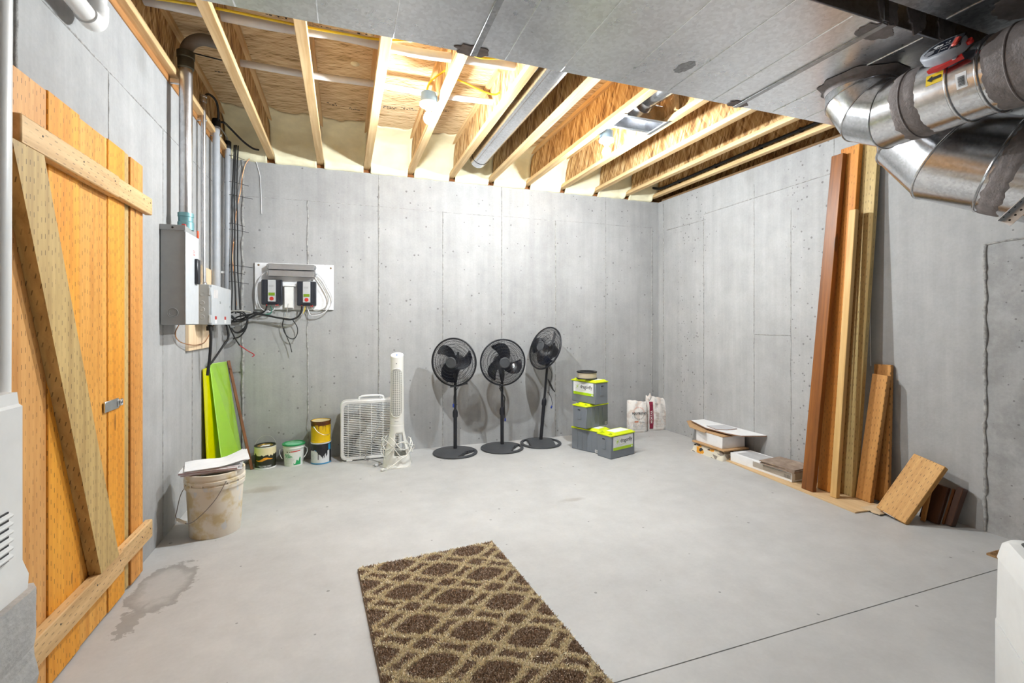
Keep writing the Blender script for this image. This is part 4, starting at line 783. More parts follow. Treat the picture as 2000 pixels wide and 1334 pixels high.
# ================================================================== neon acrylic sheets and brown stick
def acryl(name, c, tr):
    n = NT(name); f = n.noise(n.co, 5, 3); col = n.ramp(f, [(.3, tuple(q * .9 for q in c)), (.7, c)])
    n.b.inputs['Transmission Weight'].default_value = tr; n.b.inputs['IOR'].default_value = 1.3; return n.fin(col, .08)
M_NG, M_NY = acryl('neon_green_acrylic', (.60, 1.0, .10), .42), acryl('neon_yellow_acrylic', (.86, .82, .0), .15)
def quad(name, P, th, mat, label, edge=None):
    P = [Vector(p) for p in P]; nrm = (P[1] - P[0]).cross(P[3] - P[0]).normalized() * th; g = G().add(P + [p + nrm for p in P], [(0, 1, 2, 3), (7, 6, 5, 4), (0, 4, 5, 1), (1, 5, 6, 2), (2, 6, 7, 3), (3, 7, 4, 0)])
    o = single(g, name, mat, label, 'plastic sheet', P[0], smooth=False)
    if edge:
        for a, b in ((3, 0), (1, 2), (2, 3)): G().tube([P[a] + nrm * .5, P[b] + nrm * .5], th * .42, 6).obj('edge', edge, o)
    return o
quad('acrylic_sheet', [(-.93, 3.95, 0.0), (-.90, 4.38, 0.0), (-.955, 4.40, .90), (-.965, 3.96, .90)], .005, M_NY, 'yellow neon plastic sheet leaning flat against the conduit wall')
quad('acrylic_sheet', [(-.862, 4.12, 0.0), (-.800, 4.52, 0.0), (-.945, 4.575, .905), (-.948, 4.07, .925)], .006, M_NG, 'bright green neon plastic sheet with glowing edges leaning in the corner', plain('neon_edge_plastic', (.62, 1.0, .25), .3, var=.02))
A, B = fl(492, 917), Vector((-.935, 4.622, .91)); d = (B - A).normalized(); M = basis(A, d.cross(Vector((1, .4, 0))), d)
s_ = G().box((0, 0, (B - A).length / 2), (.016, .022, (B - A).length), bev=.002); s_.v = [M @ p for p in s_.v]; single(s_, 'wooden_stick', wood('brown_stick', srgb(98, 56, 28), srgb(140, 88, 50), 'Z', False, False, 1.1), 'thin brown wooden stick leaning beside the neon sheets', 'stick', A)
# ================================================================== paint cans and compound pail
def can(name, label, loc, r, h, body, rz=0, lid=True, cat='paint can'):
    t = thing(name, label, cat, loc, rz); G().lathe([(r - .004, 0), (r, .002), (r, .010), (r - .002, .012), (r - .002, h - .012), (r, h - .010), (r + .001, h - .004), (r + .001, h), (r - .006, h), (r - .007, h - .006)] + ([(r * .72, h - .006), (r * .70, h - .010), (0.001, h - .010)] if lid else [(r - .008, h - .02), (.001, h - .02)]), 48, cap=False).obj('body', body, t, local=True); return t
p = fl(515, 918); c1 = (p.x, p.y + .088, 0)
M_CAN1 = plain('dark_green_black_label', (.018, .02, .012), .35, var=.4, sc=6); M_CREAM = plain('cream_paint', srgb(232, 218, 176), .5, var=.05); M_GOLD = plain('gold_lid', srgb(196, 160, 70), .3, .8, .15)
t = can('paint_can', 'black and green paint can with cream drips and an orange flame', c1, .084, .192, M_CAN1, R(-6)); rim = .0842
g = G(); wrapmask(g, lambda s, z: z > .118 + .020 * mnoise.noise(Vector((s * 22, 3, 1))) + .012 * mnoise.noise(Vector((s * 70, 1, 2))), -.15, .15, .09, .182, 60, 40, rim - .001); g.obj('paint_drips', M_CREAM, t, local=True, recalc=False)
g = G(); wrapmask(g, lambda s, z: abs(z - (.082 + .12 * (s - .0) + .006 * math.sin(s * 60))) < .013 * (1 - abs(s - .01) / .075) + .003 * mnoise.noise(Vector((s * 50, z * 80, 1))), -.06, .085, .05, .12, 64, 48, rim - .001); g.obj('flame_print', plain('orange_flame', srgb(240, 158, 40), .4, var=.25, sc=60), t, local=True, recalc=False)
g = G()
for k in range(3): wrapmask(g, lambda s, z: math.sin(s * 900) > -.3, -.04 + .01 * k, .07, .030 - .006 * k, .033 - .006 * k, 60, 1, rim - .001)
g.obj('printed_text', M_PAPER, t, local=True, recalc=False)
g = G(); wrapmask(g, lambda s, z: True, -.26, .26, .002, .014, 60, 1, rim); g.obj('bottom_rim', M_PAPER, t, local=True, recalc=False); g = G(); wrapmask(g, lambda s, z: True, -.26, .26, .178, .190, 60, 1, rim); g.obj('top_rim', plain('pale_rim', (.70, .68, .60), .4), t, local=True, recalc=False)
G().lathe([(.083, .186), (.06, .1855), (.058, .183), (.001, .183)], 40, cap=False).obj('lid', M_GOLD, t, local=True)
G().prism([(-.03, -.05), (.04, -.03), (.035, .02), (-.02, .0)], .1865, .1875).obj('lid_sticker', M_PAPER, t, local=True)
G().tube([(-.086 * math.cos(a), .03 * math.sin(a), .165 + .10 * math.sin(a)) for a in [math.pi * k / 20 for k in range(21)]], .0017, 6).obj('bail_handle', plain('bright_wire', (.6, .6, .58), .3, .8), t, local=True)
p = fl(572, 912); c2 = (p.x, p.y + .085, 0); M_PAIL = plain('white_pail', (.78, .80, .76), .4, var=.04); M_GRN = plain('green_lid', srgb(34, 140, 82), .4, var=.1); M_GRNT = plain('green_print', srgb(40, 160, 96), .5, var=.1)
t = thing('compound_pail', 'white pail of joint compound with a green lid and wire handle', 'pail', c2, R(-4)); rp = lambda z: .075 + .06 * z
G().lathe([(.001, .003), (.072, .003), (.075, 0), (rp(.15), .150), (rp(.15) + .006, .151), (rp(.15) + .006, .158), (rp(.16), .159), (rp(.17), .172), (rp(.17) + .005, .173), (rp(.17) + .005, .180)], 48, cap=False).obj('body', M_PAIL, t, local=True)
lid = G().lathe([(.092, .176), (.093, .186), (.088, .189), (.084, .184), (.001, .184)], 48, cap=False).obj('lid', M_GRN, t, local=True); G().lathe([(.07, .1845), (.066, .1865), (.02, .186), (.001, .1855)], 36, cap=False).obj('lid_skin', plain('pale_green', srgb(120, 190, 150), .4, var=.2), lid, local=True)
for s in (-1, 1): G().tube([(s * .082, 0, .15), (s * .108, -.01, .14), (s * .112, -.015, .11), (s * .098, -.03, .08), (s * .085, -.045, .065)], .0028, 8).obj('handle', M_PAIL, t, local=True)
MT = lambda z: Matrix.Translation((0, -rp(z) - .0008, z)) @ Matrix.Rotation(R(90), 4, 'X')
text('ALL', .026, M_GRNT, t, Matrix.Translation((-.038, 0, 0)) @ MT(.105), .08, bold=.0004); text('PURPOSE', .026, M_GRNT, t, Matrix.Translation((-.012, 0, 0)) @ MT(.083), .08, sx=.82, bold=.0004)
g = G(); wrapmask(g, lambda s, z: abs(z - (.128 + .08 * s)) < .004, -.015, .068, .12, .14, 30, 20, rp); g.obj('red_stripe', M_RED, t, local=True, recalc=False); g = G(); wrapmask(g, lambda s, z: abs(z - .126) < .004 and math.sin(s * 260) > -.2, -.055, -.018, .118, .134, 24, 8, rp); g.obj('printed_mark', M_INK, t, local=True, recalc=False)
g = G(); wrapmask(g, lambda s, z: z < .02 + .055 * max(0, (s - .01) / .06) + .012 * math.sin(s * 220) and s > .01, .01, .07, .012, .075, 30, 32, rp); g.obj('green_swoosh', M_GRNT, t, local=True, recalc=False)
g = G()
for k in range(4): wrapmask(g, lambda s, z: math.sin(s * 700) > -.5, -.055, .02 - .008 * k, .062 - .011 * k, .064 - .011 * k, 50, 1, rp)
g.obj('printed_text', plain('grey_print3', (.4, .42, .4), .6), t, local=True, recalc=False)
p = fl(626, 908); c3_ = (p.x, p.y + .085, 0)
M_CANW = plain('white_blue_label', (.70, .72, .73), .4, var=.05); M_BLU = plain('blue_band', srgb(40, 140, 190), .4, var=.1); M_BLKP = plain('black_paint', (.015, .015, .018), .3, var=.3)
t = can('paint_can', 'white and blue paint can splashed black under the yellow one', c3_, .084, .188, M_CANW); rim = .083
def drip(z0, amp, sc, seed, col=40):
    def f(s, z): return z > z0 + amp * mnoise.noise(Vector((s * sc, seed, 1))) - .055 * max(0, mnoise.noise(Vector((round(s * 190) * .37, seed, 4))))
    return f
g = G(); wrapmask(g, lambda s, z: z > .118 - .055 * max(0, 1 - abs(s - .015) / .05) + .02 * mnoise.noise(Vector((s * 30, 2, 1))) - .10 * max(0, mnoise.noise(Vector((round(s * 160) * .53, 7, 4))) - .12) * (abs(s) < .06) or s > .085, -.11, .13, .012, .182, 90, 60, rim); g.obj('black_splash', M_BLKP, t, local=True, recalc=False)
g = G(); wrapmask(g, lambda s, z: z > .13 + .015 * math.sin(s * 50) and s < -.0, -.13, .0, .10, .182, 40, 30, rim, eps=.0004); wrapmask(g, lambda s, z: True, -.26, .26, .004, .014, 60, 1, rim + .001); wrapmask(g, lambda s, z: True, .07, .1, .12, .17, 8, 6, rim, eps=.0009); g.obj('blue_band', M_BLU, t, local=True, recalc=False)
g = G()
for k in range(5): wrapmask(g, lambda s, z: math.sin(s * 600) > -.4, -.10, -.06, .09 - .012 * k, .092 - .012 * k, 24, 1, rim)
g.obj('printed_text', M_INK, t, local=True, recalc=False)
M_CANY = plain('yellow_can', srgb(228, 186, 10), .35, var=.12, sc=10); c4 = (c3_[0] - .001, c3_[1], .188); M_DRP = plain('brown_stain', srgb(92, 48, 8), .35, var=.4, sc=30)
t = can('paint_can', 'yellow paint can with dark drips stacked on the blue one', c4, .083, .186, M_CANY, lid=False); rim = .082
g = G(); wrapmask(g, lambda s, z: z > .150 + .014 * mnoise.noise(Vector((s * 18, 4, 2))) - .14 * max(0, mnoise.noise(Vector((round(s * 200) * .61, 3, 1))) - .02) * (1 if int(s * 200 + 100) % 2 else .25), -.12, .13, .01, .178, 96, 60, rim); g.obj('drips', M_DRP, t, local=True, recalc=False)
G().lathe([(.083, .176), (.0845, .178), (.0845, .186), (.078, .186)], 48, cap=False).obj('rim', M_DRP, t, local=True); G().lathe([(.077, .182), (.06, .180), (.001, .180)], 40, cap=False).obj('lid', plain('stained_lid', srgb(220, 205, 160), .4, .3, .15), t, local=True)
e = G().lathe([(.008, 0), (.008, .008), (.004, .009)], 14, (-.05, -.067, .14), Euler((R(90), 0, R(-36)))).obj('ear', M_STEEL, t, local=True)
G().tube(spl([(-.05, -.077, .14), (-.02, -.088, .10), (.03, -.088, .072), (.075, -.05, .068)], 8), .0016, 6).obj('bail_handle', M_STEEL, t, local=True)
# ================================================================== box fan
bxc = (.235, 4.49, 0); t = thing('box_fan', 'white square box fan standing against the concrete wall', 'fan', bxc, R(0)); S_, DP = .53, .115
def rsq(hw, r, n=8): return [(sx * (hw - r) + r * math.cos(a), sy * (hw - r) + r * math.sin(a)) for sx, sy, a0 in ((1, 1, 0), (-1, 1, 90), (-1, -1, 180), (1, -1, 270)) for a in [R(a0 + 90 * k / n) for k in range(n + 1)]]
o_, i_ = rsq(S_ / 2, .05), rsq(S_ / 2 - .028, .04); n_ = len(o_); vs = []
zc = S_ / 2 + .008
for pl, y in ((o_, -DP / 2 + .006), (rsq(S_ / 2 - .006, .046), -DP / 2), (i_, -DP / 2 + .002), (rsq(S_ / 2 - .03, .04), DP / 2), (rsq(S_ / 2 - .004, .048), DP / 2), (o_, DP / 2 - .006)): vs += [(x, y, z + zc) for x, z in pl]
G().add(vs, [(j * n_ + k, j * n_ + (k + 1) % n_, ((j + 1) % 6) * n_ + (k + 1) % n_, ((j + 1) % 6) * n_ + k) for j in range(6) for k in range(n_)]).obj('frame', M_WHITE, t, local=True)
g = G(); hw = S_ / 2 - .026
for k in range(29):
    z = -hw + .012 + k * (2 * hw - .024) / 28; lim = hw if abs(z) < hw - .04 else hw - .04 + math.sqrt(max(0, .04 ** 2 - (abs(z) - hw + .04) ** 2)); g.box((0, -DP / 2 + .006, z + zc), (2 * lim, .008, .0048))
for x in (-.2, -.1, 0, .1, .2): g.box((x, -DP / 2 + .007, zc), (.006, .006, 2 * hw))
g.obj('front_grille', M_WHITE, t, local=True); g = G()
for k in range(17): g.box((0, DP / 2 - .006, -hw + .02 + k * (2 * hw - .04) / 16 + zc), (2 * hw, .005, .005))
for x in (-.15, 0, .15): g.box((x, DP / 2 - .006, zc), (.006, .006, 2 * hw))
g.obj('rear_grille', M_WHITE, t, local=True)
def blade(r0, r1, w0, w1, pitch, rot, sweep=.35, nu=8, nv=4, th=.003):
    def fn(u, v):
        r = r0 + (r1 - r0) * u; wd = (w0 + (w1 - w0) * math.sin(math.pi * .5 * min(1, u * 1.25))) * (1 if u < .8 else math.sqrt(max(.02, 1 - ((u - .8) / .2) ** 2 * .75))); a = rot + sweep * u; s = (v - .5) * wd
        x, z = r * math.cos(a) - s * math.sin(a), r * math.sin(a) + s * math.cos(a); return (x, s * math.tan(pitch) * (1 - .35 * u), z)
    return fn
M_BLADE = plain('cream_blade', (.70, .67, .61), .4, var=.04)
for k in range(5):
    f = blade(.04, .215, .07, .155, R(26), R(72 * k + 18), .3); G().slab(lambda u, v: Vector(f(u, v)) + Vector((0, .0, zc)), 8, 4, (0, .003, 0)).obj('blade', M_BLADE, t, local=True, ang=60)
G().lathe([(.001, -.03), (.045, -.028), (.05, -.01), (.05, .03)], 24, (0, 0, zc), Euler((R(-90), 0, 0)), cap=False).obj('hub', M_BLADE, t, local=True)
G().tube(spl([(-.11, 0, zc + S_ / 2 - .004), (-.10, 0, zc + S_ / 2 + .022), (-.05, 0, zc + S_ / 2 + .032), (.05, 0, zc + S_ / 2 + .032), (.10, 0, zc + S_ / 2 + .022), (.11, 0, zc + S_ / 2 - .004)], 6), .009, 10).obj('carry_handle', M_WHITE, t, local=True)
for s in (-1, 1): G().box((s * .19, 0, .006), (.05, .14, .012), bev=.003).obj('foot', M_WHITE, t, local=True)
G().tube(spl([(.07, .0, zc + S_ / 2 + .035), (.085, -.05, zc + .25), (.08, -.068, zc + .17), (.06, -.066, zc + .05), (.02, -.066, zc - .08), (-.03, -.066, zc - .18), (-.055, -.07, zc - .24), (-.06, -.075, .012), (-.03, -.10, .005)], 8), .0032, 8).obj('power_cord', plain('grey_cord', (.42, .42, .43), .5), t, local=True)
# ================================================================== tower fan
p = fl(778, 914); tc = (p.x, p.y + .10, 0); t = thing('tower_fan', 'tall slim white tower fan wrapped in its own white cord', 'fan', tc, R(-12)); M_CRM = plain('cream_white_plastic', (.78, .77, .72), .35, var=.03)
def col_r(z):   # half width, half depth of the tower at height z
    if z < .02: return .125, .115
    if z < .34: f = (z - .02) / .32; f = f * f * (3 - 2 * f); return .118 - .058 * f, .105 - .045 * f
    return .060 - .006 * (z - .34) / .6, .060 - .006 * (z - .34) / .6
NA = 48; zs = [0, .008, .02, .04, .06, .08, .10, .12, .14, .16, .18, .20, .22, .24, .26, .28, .30, .34, .345, .36]
def towerring(z): a_, b_ = col_r(z); return [(a_ * math.cos(2 * math.pi * k / NA), b_ * math.sin(2 * math.pi * k / NA), z) for k in range(NA)]
vs = [q for z in zs for q in towerring(z)]; fs = []
for j in range(len(zs) - 1):
    for k in range(NA):
        a = 2 * math.pi * (k + .5) / NA; zz = (zs[j] + zs[j + 1]) / 2; front = R(-98) < (a if a < math.pi else a - 2 * math.pi) < R(-38) ; back = R(55) < a < R(115)
        if (front or back) and .09 < zz < .29: continue
        fs.append((j * NA + k, j * NA + (k + 1) % NA, (j + 1) * NA + (k + 1) % NA, (j + 1) * NA + k))
o = G().add(vs, fs).obj('base', M_CRM, t, local=True, recalc=True); md = o.modifiers.new('thickness', 'SOLIDIFY'); md.thickness = .006; md.offset = -1
G().lathe([(.125, .0), (.125, .006), (.001, .007)], 48, cap=False).obj('foot_plate', M_CRM, t, local=True)
zs2 = [.355, .36, .40, .45, .60, .75, .86, .90]
vs = [q for z in zs2 for q in towerring(z)]; topz = lambda x, y: .955 + .35 * y
a_, b_ = col_r(.9); vs += [(a_ * math.cos(2 * math.pi * k / NA), b_ * math.sin(2 * math.pi * k / NA), topz(0, b_ * math.sin(2 * math.pi * k / NA))) for k in range(NA)]
vs += [(.82 * a_ * math.cos(2 * math.pi * k / NA), .82 * b_ * math.sin(2 * math.pi * k / NA), topz(0, .82 * b_ * math.sin(2 * math.pi * k / NA)) + .006) for k in range(NA)]
m_ = len(zs2) + 2; G().add(vs, [(j * NA + k, j * NA + (k + 1) % NA, (j + 1) * NA + (k + 1) % NA, (j + 1) * NA + k) for j in range(m_ - 1) for k in range(NA)] + [tuple((m_ - 1) * NA + k for k in range(NA))]).obj('column', M_CRM, t, local=True)
z0, z1 = .425, .84; rad = lambda z: col_r(z)[0]; ov = lambda s, z, m=0: (abs(s) < .052 - m) and (z0 + m < z < z1 - m) and not (z < z0 + .052 and math.hypot(s, z - z0 - .052) > .052 - m) and not (z > z1 - .052 and math.hypot(s, z - z1 + .052) > .052 - m)
g = G(); wrapmask(g, lambda s, z: ov(s, z), -.056, .056, z0, z1, 28, 80, rad, eps=.0005); gr = g.obj('vent', plain('dark_vent', (.10, .10, .10), .6), t, local=True, recalc=False); g = G()
for k in range(46):
    z = z0 + .008 + k * (z1 - z0 - .016) / 45; lim = .050 if z0 + .052 < z < z1 - .052 else math.sqrt(max(0, .050 ** 2 - (z - (z0 + .052 if z < .6 else z1 - .052)) ** 2))
    if lim > .006: g.tube([(rad(z) * 1.03 * math.sin(s / rad(z)), -rad(z) * 1.03 * math.cos(s / rad(z)), z) for s in [lim * (q / 5) for q in range(-5, 6)]], .0023, 5)
for s in (-.034, -.017, 0, .017, .034): g.tube([(.0615 * math.sin(s / .058), -.0615 * math.cos(s / .058), z0 + .02), (.059 * math.sin(s / .058), -.059 * math.cos(s / .058), z1 - .02)], .0018, 5)
g.obj('slats', M_CRM, gr, local=True)
ringp = [(s, z) for s, z in [(.053 * math.cos(a), (z1 - .052 if math.sin(a) > 0 else z0 + .052) + .053 * math.sin(a)) for a in [2 * math.pi * k / 48 for k in range(48)]]]
G().tube([(rad(z) * 1.02 * math.sin(s / rad(z)), -rad(z) * 1.02 * math.cos(s / rad(z)), z) for s, z in ringp], .004, 8, closed=True).obj('vent_rim', M_CRM, gr, local=True)
G().box((0, -.02, .956), (.010, .022, .003), Euler((R(19), 0, 0)), .001).obj('blue_button', plain('blue_light', (.05, .18, .65), .4), t, local=True)
for x in (-.022, -.012, .012, .022): G().lathe([(.003, 0), (.003, .0015)], 10, (x, -.028, .9545), Euler((R(19), 0, 0))).obj('button', plain('pale_button', (.5, .5, .5), .5), t, local=True)
G().lathe([(.004, 0), (.004, .002)], 10, (0, -.0545, .885), Euler((R(90), 0, 0))).obj('sensor', M_INK, t, local=True)
g = G(); wrapmask(g, lambda s, z: math.sin(s * 900) > -.3, -.017, .017, .385, .390, 40, 1, rad); g.obj('brand_print', plain('grey_print4', (.35, .35, .36), .6), t, local=True, recalc=False)
cord = [(-.10, -.05, .06)]
for k in range(30):
    a = R(200) + k * .75; rr = .108 - .0005 * k; z = .12 + .06 * math.sin(k * 1.9) + .03 * math.sin(k * .9); a_, b_ = col_r(z); cord.append(((a_ + .012 + .012 * (k % 3)) * math.cos(a), (b_ + .012 + .012 * (k % 3)) * math.sin(a), z + .06))
cord += [(.02, -.12, .06), (-.05, -.15, .02), (-.09, -.16, .006)]; G().tube(spl(cord, 5), .0034, 7).obj('power_cord', M_CRM, t, local=True)
G().box((-.10, -.17, .012), (.03, .018, .018), Euler((0, 0, R(40))), .004).obj('plug', M_CRM, t, local=True)
pp = fl(735, 911); t = thing('power_plug', 'white power plug of the box fan lying on the floor', 'plug', (pp.x, pp.y, 0)); G().box((0, 0, .011), (.032, .024, .020), Euler((0, 0, R(20))), .004).obj('plug_body', plain('grey_white_plug', (.55, .55, .55), .5), t, local=True)
for s in (-1, 1): G().box((-.024, s * .006 - .008, .012), (.018, .0015, .006), Euler((0, 0, R(20)))).obj('prong', M_STEEL, t, local=True)
G().tube(spl([(.015, .005, .011), (.05, .06, .005), (.01, .15, .005), (-.045, .24, .006)], 6), .003, 6).obj('cord_end', plain('grey_cord2', (.45, .45, .45), .5), t, local=True)
# ================================================================== three pedestal fans
M_BASE = plain('dark_grey_abs', (.055, .058, .064), .5, var=.1); M_BLADEK = plain('glossy_black_blade', (.010, .012, .02), .18, var=.1)
def pedestal(label, loc, yaw, tilt, zh, lean=(0, 0), rot0=0.0, hole=-35, base_rz=0.0):
    "yaw: degrees the head is turned from facing -Y towards -X; tilt: degrees upwards"
    t = thing('pedestal_fan', label, 'fan', loc, 0, 'black pedestal fans'); RB_ = .203; hl = R(hole)
    def ins(r, a):
        for h0 in ((hl,) if lean == (0, 0) else (hl, hl + math.pi)):
            dx, dy = r * math.cos(a - h0), r * math.sin(a - h0)
            if .125 < dx and r < .182 and abs(dy) < .135 and dx > .105 + .9 * dy * dy: return False
        return True
    dome = lambda r: .012 + .034 * (1 - min(1, r / .20) ** 2); polar(g := G(), ins, dome, lambda r: max(.0, dome(r) - .022) if r < .18 else 0.0, 20, 72, RB_); bs = g.obj('base', M_BASE, t, local=True, ang=50)
    G().tube([(RB_ * math.cos(2 * math.pi * k / 72), RB_ * math.sin(2 * math.pi * k / 72), 0.009) for k in range(72)], .008, 8, closed=True).obj('base_rim', M_BASE, bs, local=True)
    top = Vector((lean[0], lean[1], zh - .155)); b0 = Vector((0, 0, .03)); mid = b0.lerp(top, .50)
    G().tube([b0, mid], .0175, 16).obj('lower_pole', M_BLACK, t, local=True); G().tube([mid, top], .0125, 14).obj('upper_pole', M_BLACK, t, local=True)
    dl = (top - b0).normalized(); G().tube([mid - dl * .035, mid - dl * .02, mid + dl * .02, mid + dl * .045], [.019, .025, .025, .015], 16).obj('height_collar', M_BLACK, t, local=True)
    H = Matrix.Translation((lean[0], lean[1], zh)) @ Matrix.Rotation(R(-yaw), 4, 'Z') @ Matrix.Rotation(R(-tilt), 4, 'X')
    def put(g, nm, mat, par=None, **k): g.v = [H @ p for p in g.v]; return g.obj(nm, mat, par or t, local=True, **k)
    nk = G().tube([top - dl * .03, top + dl * .03, H @ Vector((0, .06, -.05))], [.018, .026, .03], 14).obj('neck', M_BLACK, t, local=True)
    mo = put(G().lathe([(.001, -.02), (.05, -.02), (.062, 0), (.064, .06), (.052, .10), (.02, .115), (.001, .116)], 28, (0, .02, 0), Euler((R(-90), 0, 0)), cap=False), 'motor_housing', M_BLACK)
    put(G().lathe([(.010, 0), (.012, .02), (.010, .03)], 14, (0, .07, .06)), 'oscillation_knob', M_BLACK, mo)
    RG = .222
    def wires(ysgn, depth, nm, n, rings):
        g = G()
        for k in range(n):
            a0 = 2 * math.pi * k / n; pts = []
            for i in range(7):
                u = i / 6; r = .045 + (RG - .045) * u; a = a0 + (.55 * (1 - u) if ysgn < 0 else -.3 * (1 - u)); y = ysgn * depth * (1 - u ** 3.2); pts.append((r * math.cos(a), y - .035, r * math.sin(a)))
            g.tube(pts, .0013, 4, cap=False)
        for rr in rings:
            u = (rr - .045) / (RG - .045); g.tube([(rr * math.cos(2 * math.pi * k / 48), ysgn * depth * (1 - u ** 3.2) - .035, rr * math.sin(2 * math.pi * k / 48)) for k in range(48)], .0017, 5, closed=True)
        return put(g, nm, M_BLACK)
    fg = wires(-1, .065, 'front_grille', 96, (.08, .11, .14, .17, .20)); wires(1, .075, 'rear_grille', 80, (.08, .11, .14, .17, .20))
    put(G().tube([(RG * math.cos(2 * math.pi * k / 64), -.035, RG * math.sin(2 * math.pi * k / 64)) for k in range(64)], .0085, 10, closed=True), 'grille_hoop', M_BLACK)
    put(G().lathe([(.054, 0), (.052, .008), (.042, .012), (.040, .009), (.001, .011)], 36, (0, -.095, 0), Euler((R(90), 0, 0)), cap=False), 'centre_badge', M_BASE, fg)
    for k in range(3):
        f = blade(.03, .192, .075, .135, R(32), R(120 * k) + rot0, .75, 10, 6); put(G().slab(lambda u, v: Vector(f(u, v)) + Vector((0, -.04, 0)), 10, 6, (0, .003, 0)), 'blade', M_BLADEK, ang=60)
    put(G().lathe([(.001, .03), (.035, .028), (.042, .0), (.042, -.03)], 24, (0, -.045, 0), Euler((R(90), 0, 0)), cap=False), 'blade_hub', M_BLACK)
    return t, top, dl
t, top, dl = pedestal('black pedestal fan standing nearest the white tower fan', (.992, 4.38, 0), 36, 0, .865, rot0=R(100), hole=-50)
G().tube(spl([(-.055, -.03, .635), (-.02, -.04, .64), (.03, -.04, .645), (.10, -.03, .66)], 6), .008, 8).obj('cord_bundle', M_BLACKM, t, local=True)
for k in range(3): G().tube(spl([(-.03, -.02, .63), (.0, -.032 - .004 * k, .642), (.06, -.035, .648 + .006 * k), (.112, -.028, .668 - .008 * k)], 6), .0035, 6).obj('cord_loop', M_BLACKM, t, local=True)
G().tube(spl([(.03, -.01, .635), (-.015, -.022, .56), (-.02, -.022, .50), (-.022, -.022, .47)], 6), .0028, 6).obj('power_cord', M_BLACKM, t, local=True); M_BLUEP = plain('blue_plug', (.02, .045, .25), .4); G().box((-.023, -.022, .455), (.014, .012, .035), bev=.003).obj('plug', M_BLUEP, t, local=True)
t, top, dl = pedestal('black pedestal fan standing between the two other black fans', (1.462, 4.385, 0), 4, 0, .85, rot0=R(70))
G().tube(spl([(-.03, -.015, .62), (-.02, -.03, .58), (-.035, -.02, .60), (-.01, -.028, .55), (.02, -.02, .50), (.015, -.02, .44), (.022, -.02, .30)], 6), .0055, 6).obj('power_cord', M_BLACKM, t, local=True); G().box((.024, -.022, .285), (.014, .012, .03), bev=.003).obj('plug', M_BLUEP, t, local=True)
t, top, dl = pedestal('leaning black pedestal fan with its head turned up and aside', (1.89, 4.425, 0), 72, 20, .965, (.075, .0), rot0=R(20), hole=-12)
for k in range(4): G().tube(spl([(.07, -.02, .66), (.085 + .004 * k, -.025, .62), (.115 + .006 * k, -.03, .56 - .006 * k), (.125 + .006 * k, -.03, .545 - .004 * k), (.10, -.028, .58), (.08, -.02, .64)], 6), .0038, 6).obj('cord_loop', M_BLACKM, t, local=True)
G().tube(spl([(.09, -.01, .78), (.115, -.02, .72), (.11, -.02, .66), (.09, -.02, .60), (.085, -.02, .52), (.11, -.02, .46), (.12, -.02, .41), (.115, -.02, .385)], 6), .0026, 6).obj('power_cord', M_BLACKM, t, local=True); G().box((.112, -.02, .372), (.014, .012, .03), Euler((0, R(20), 0)), .003).obj('plug', M_BLUEP, t, local=True)
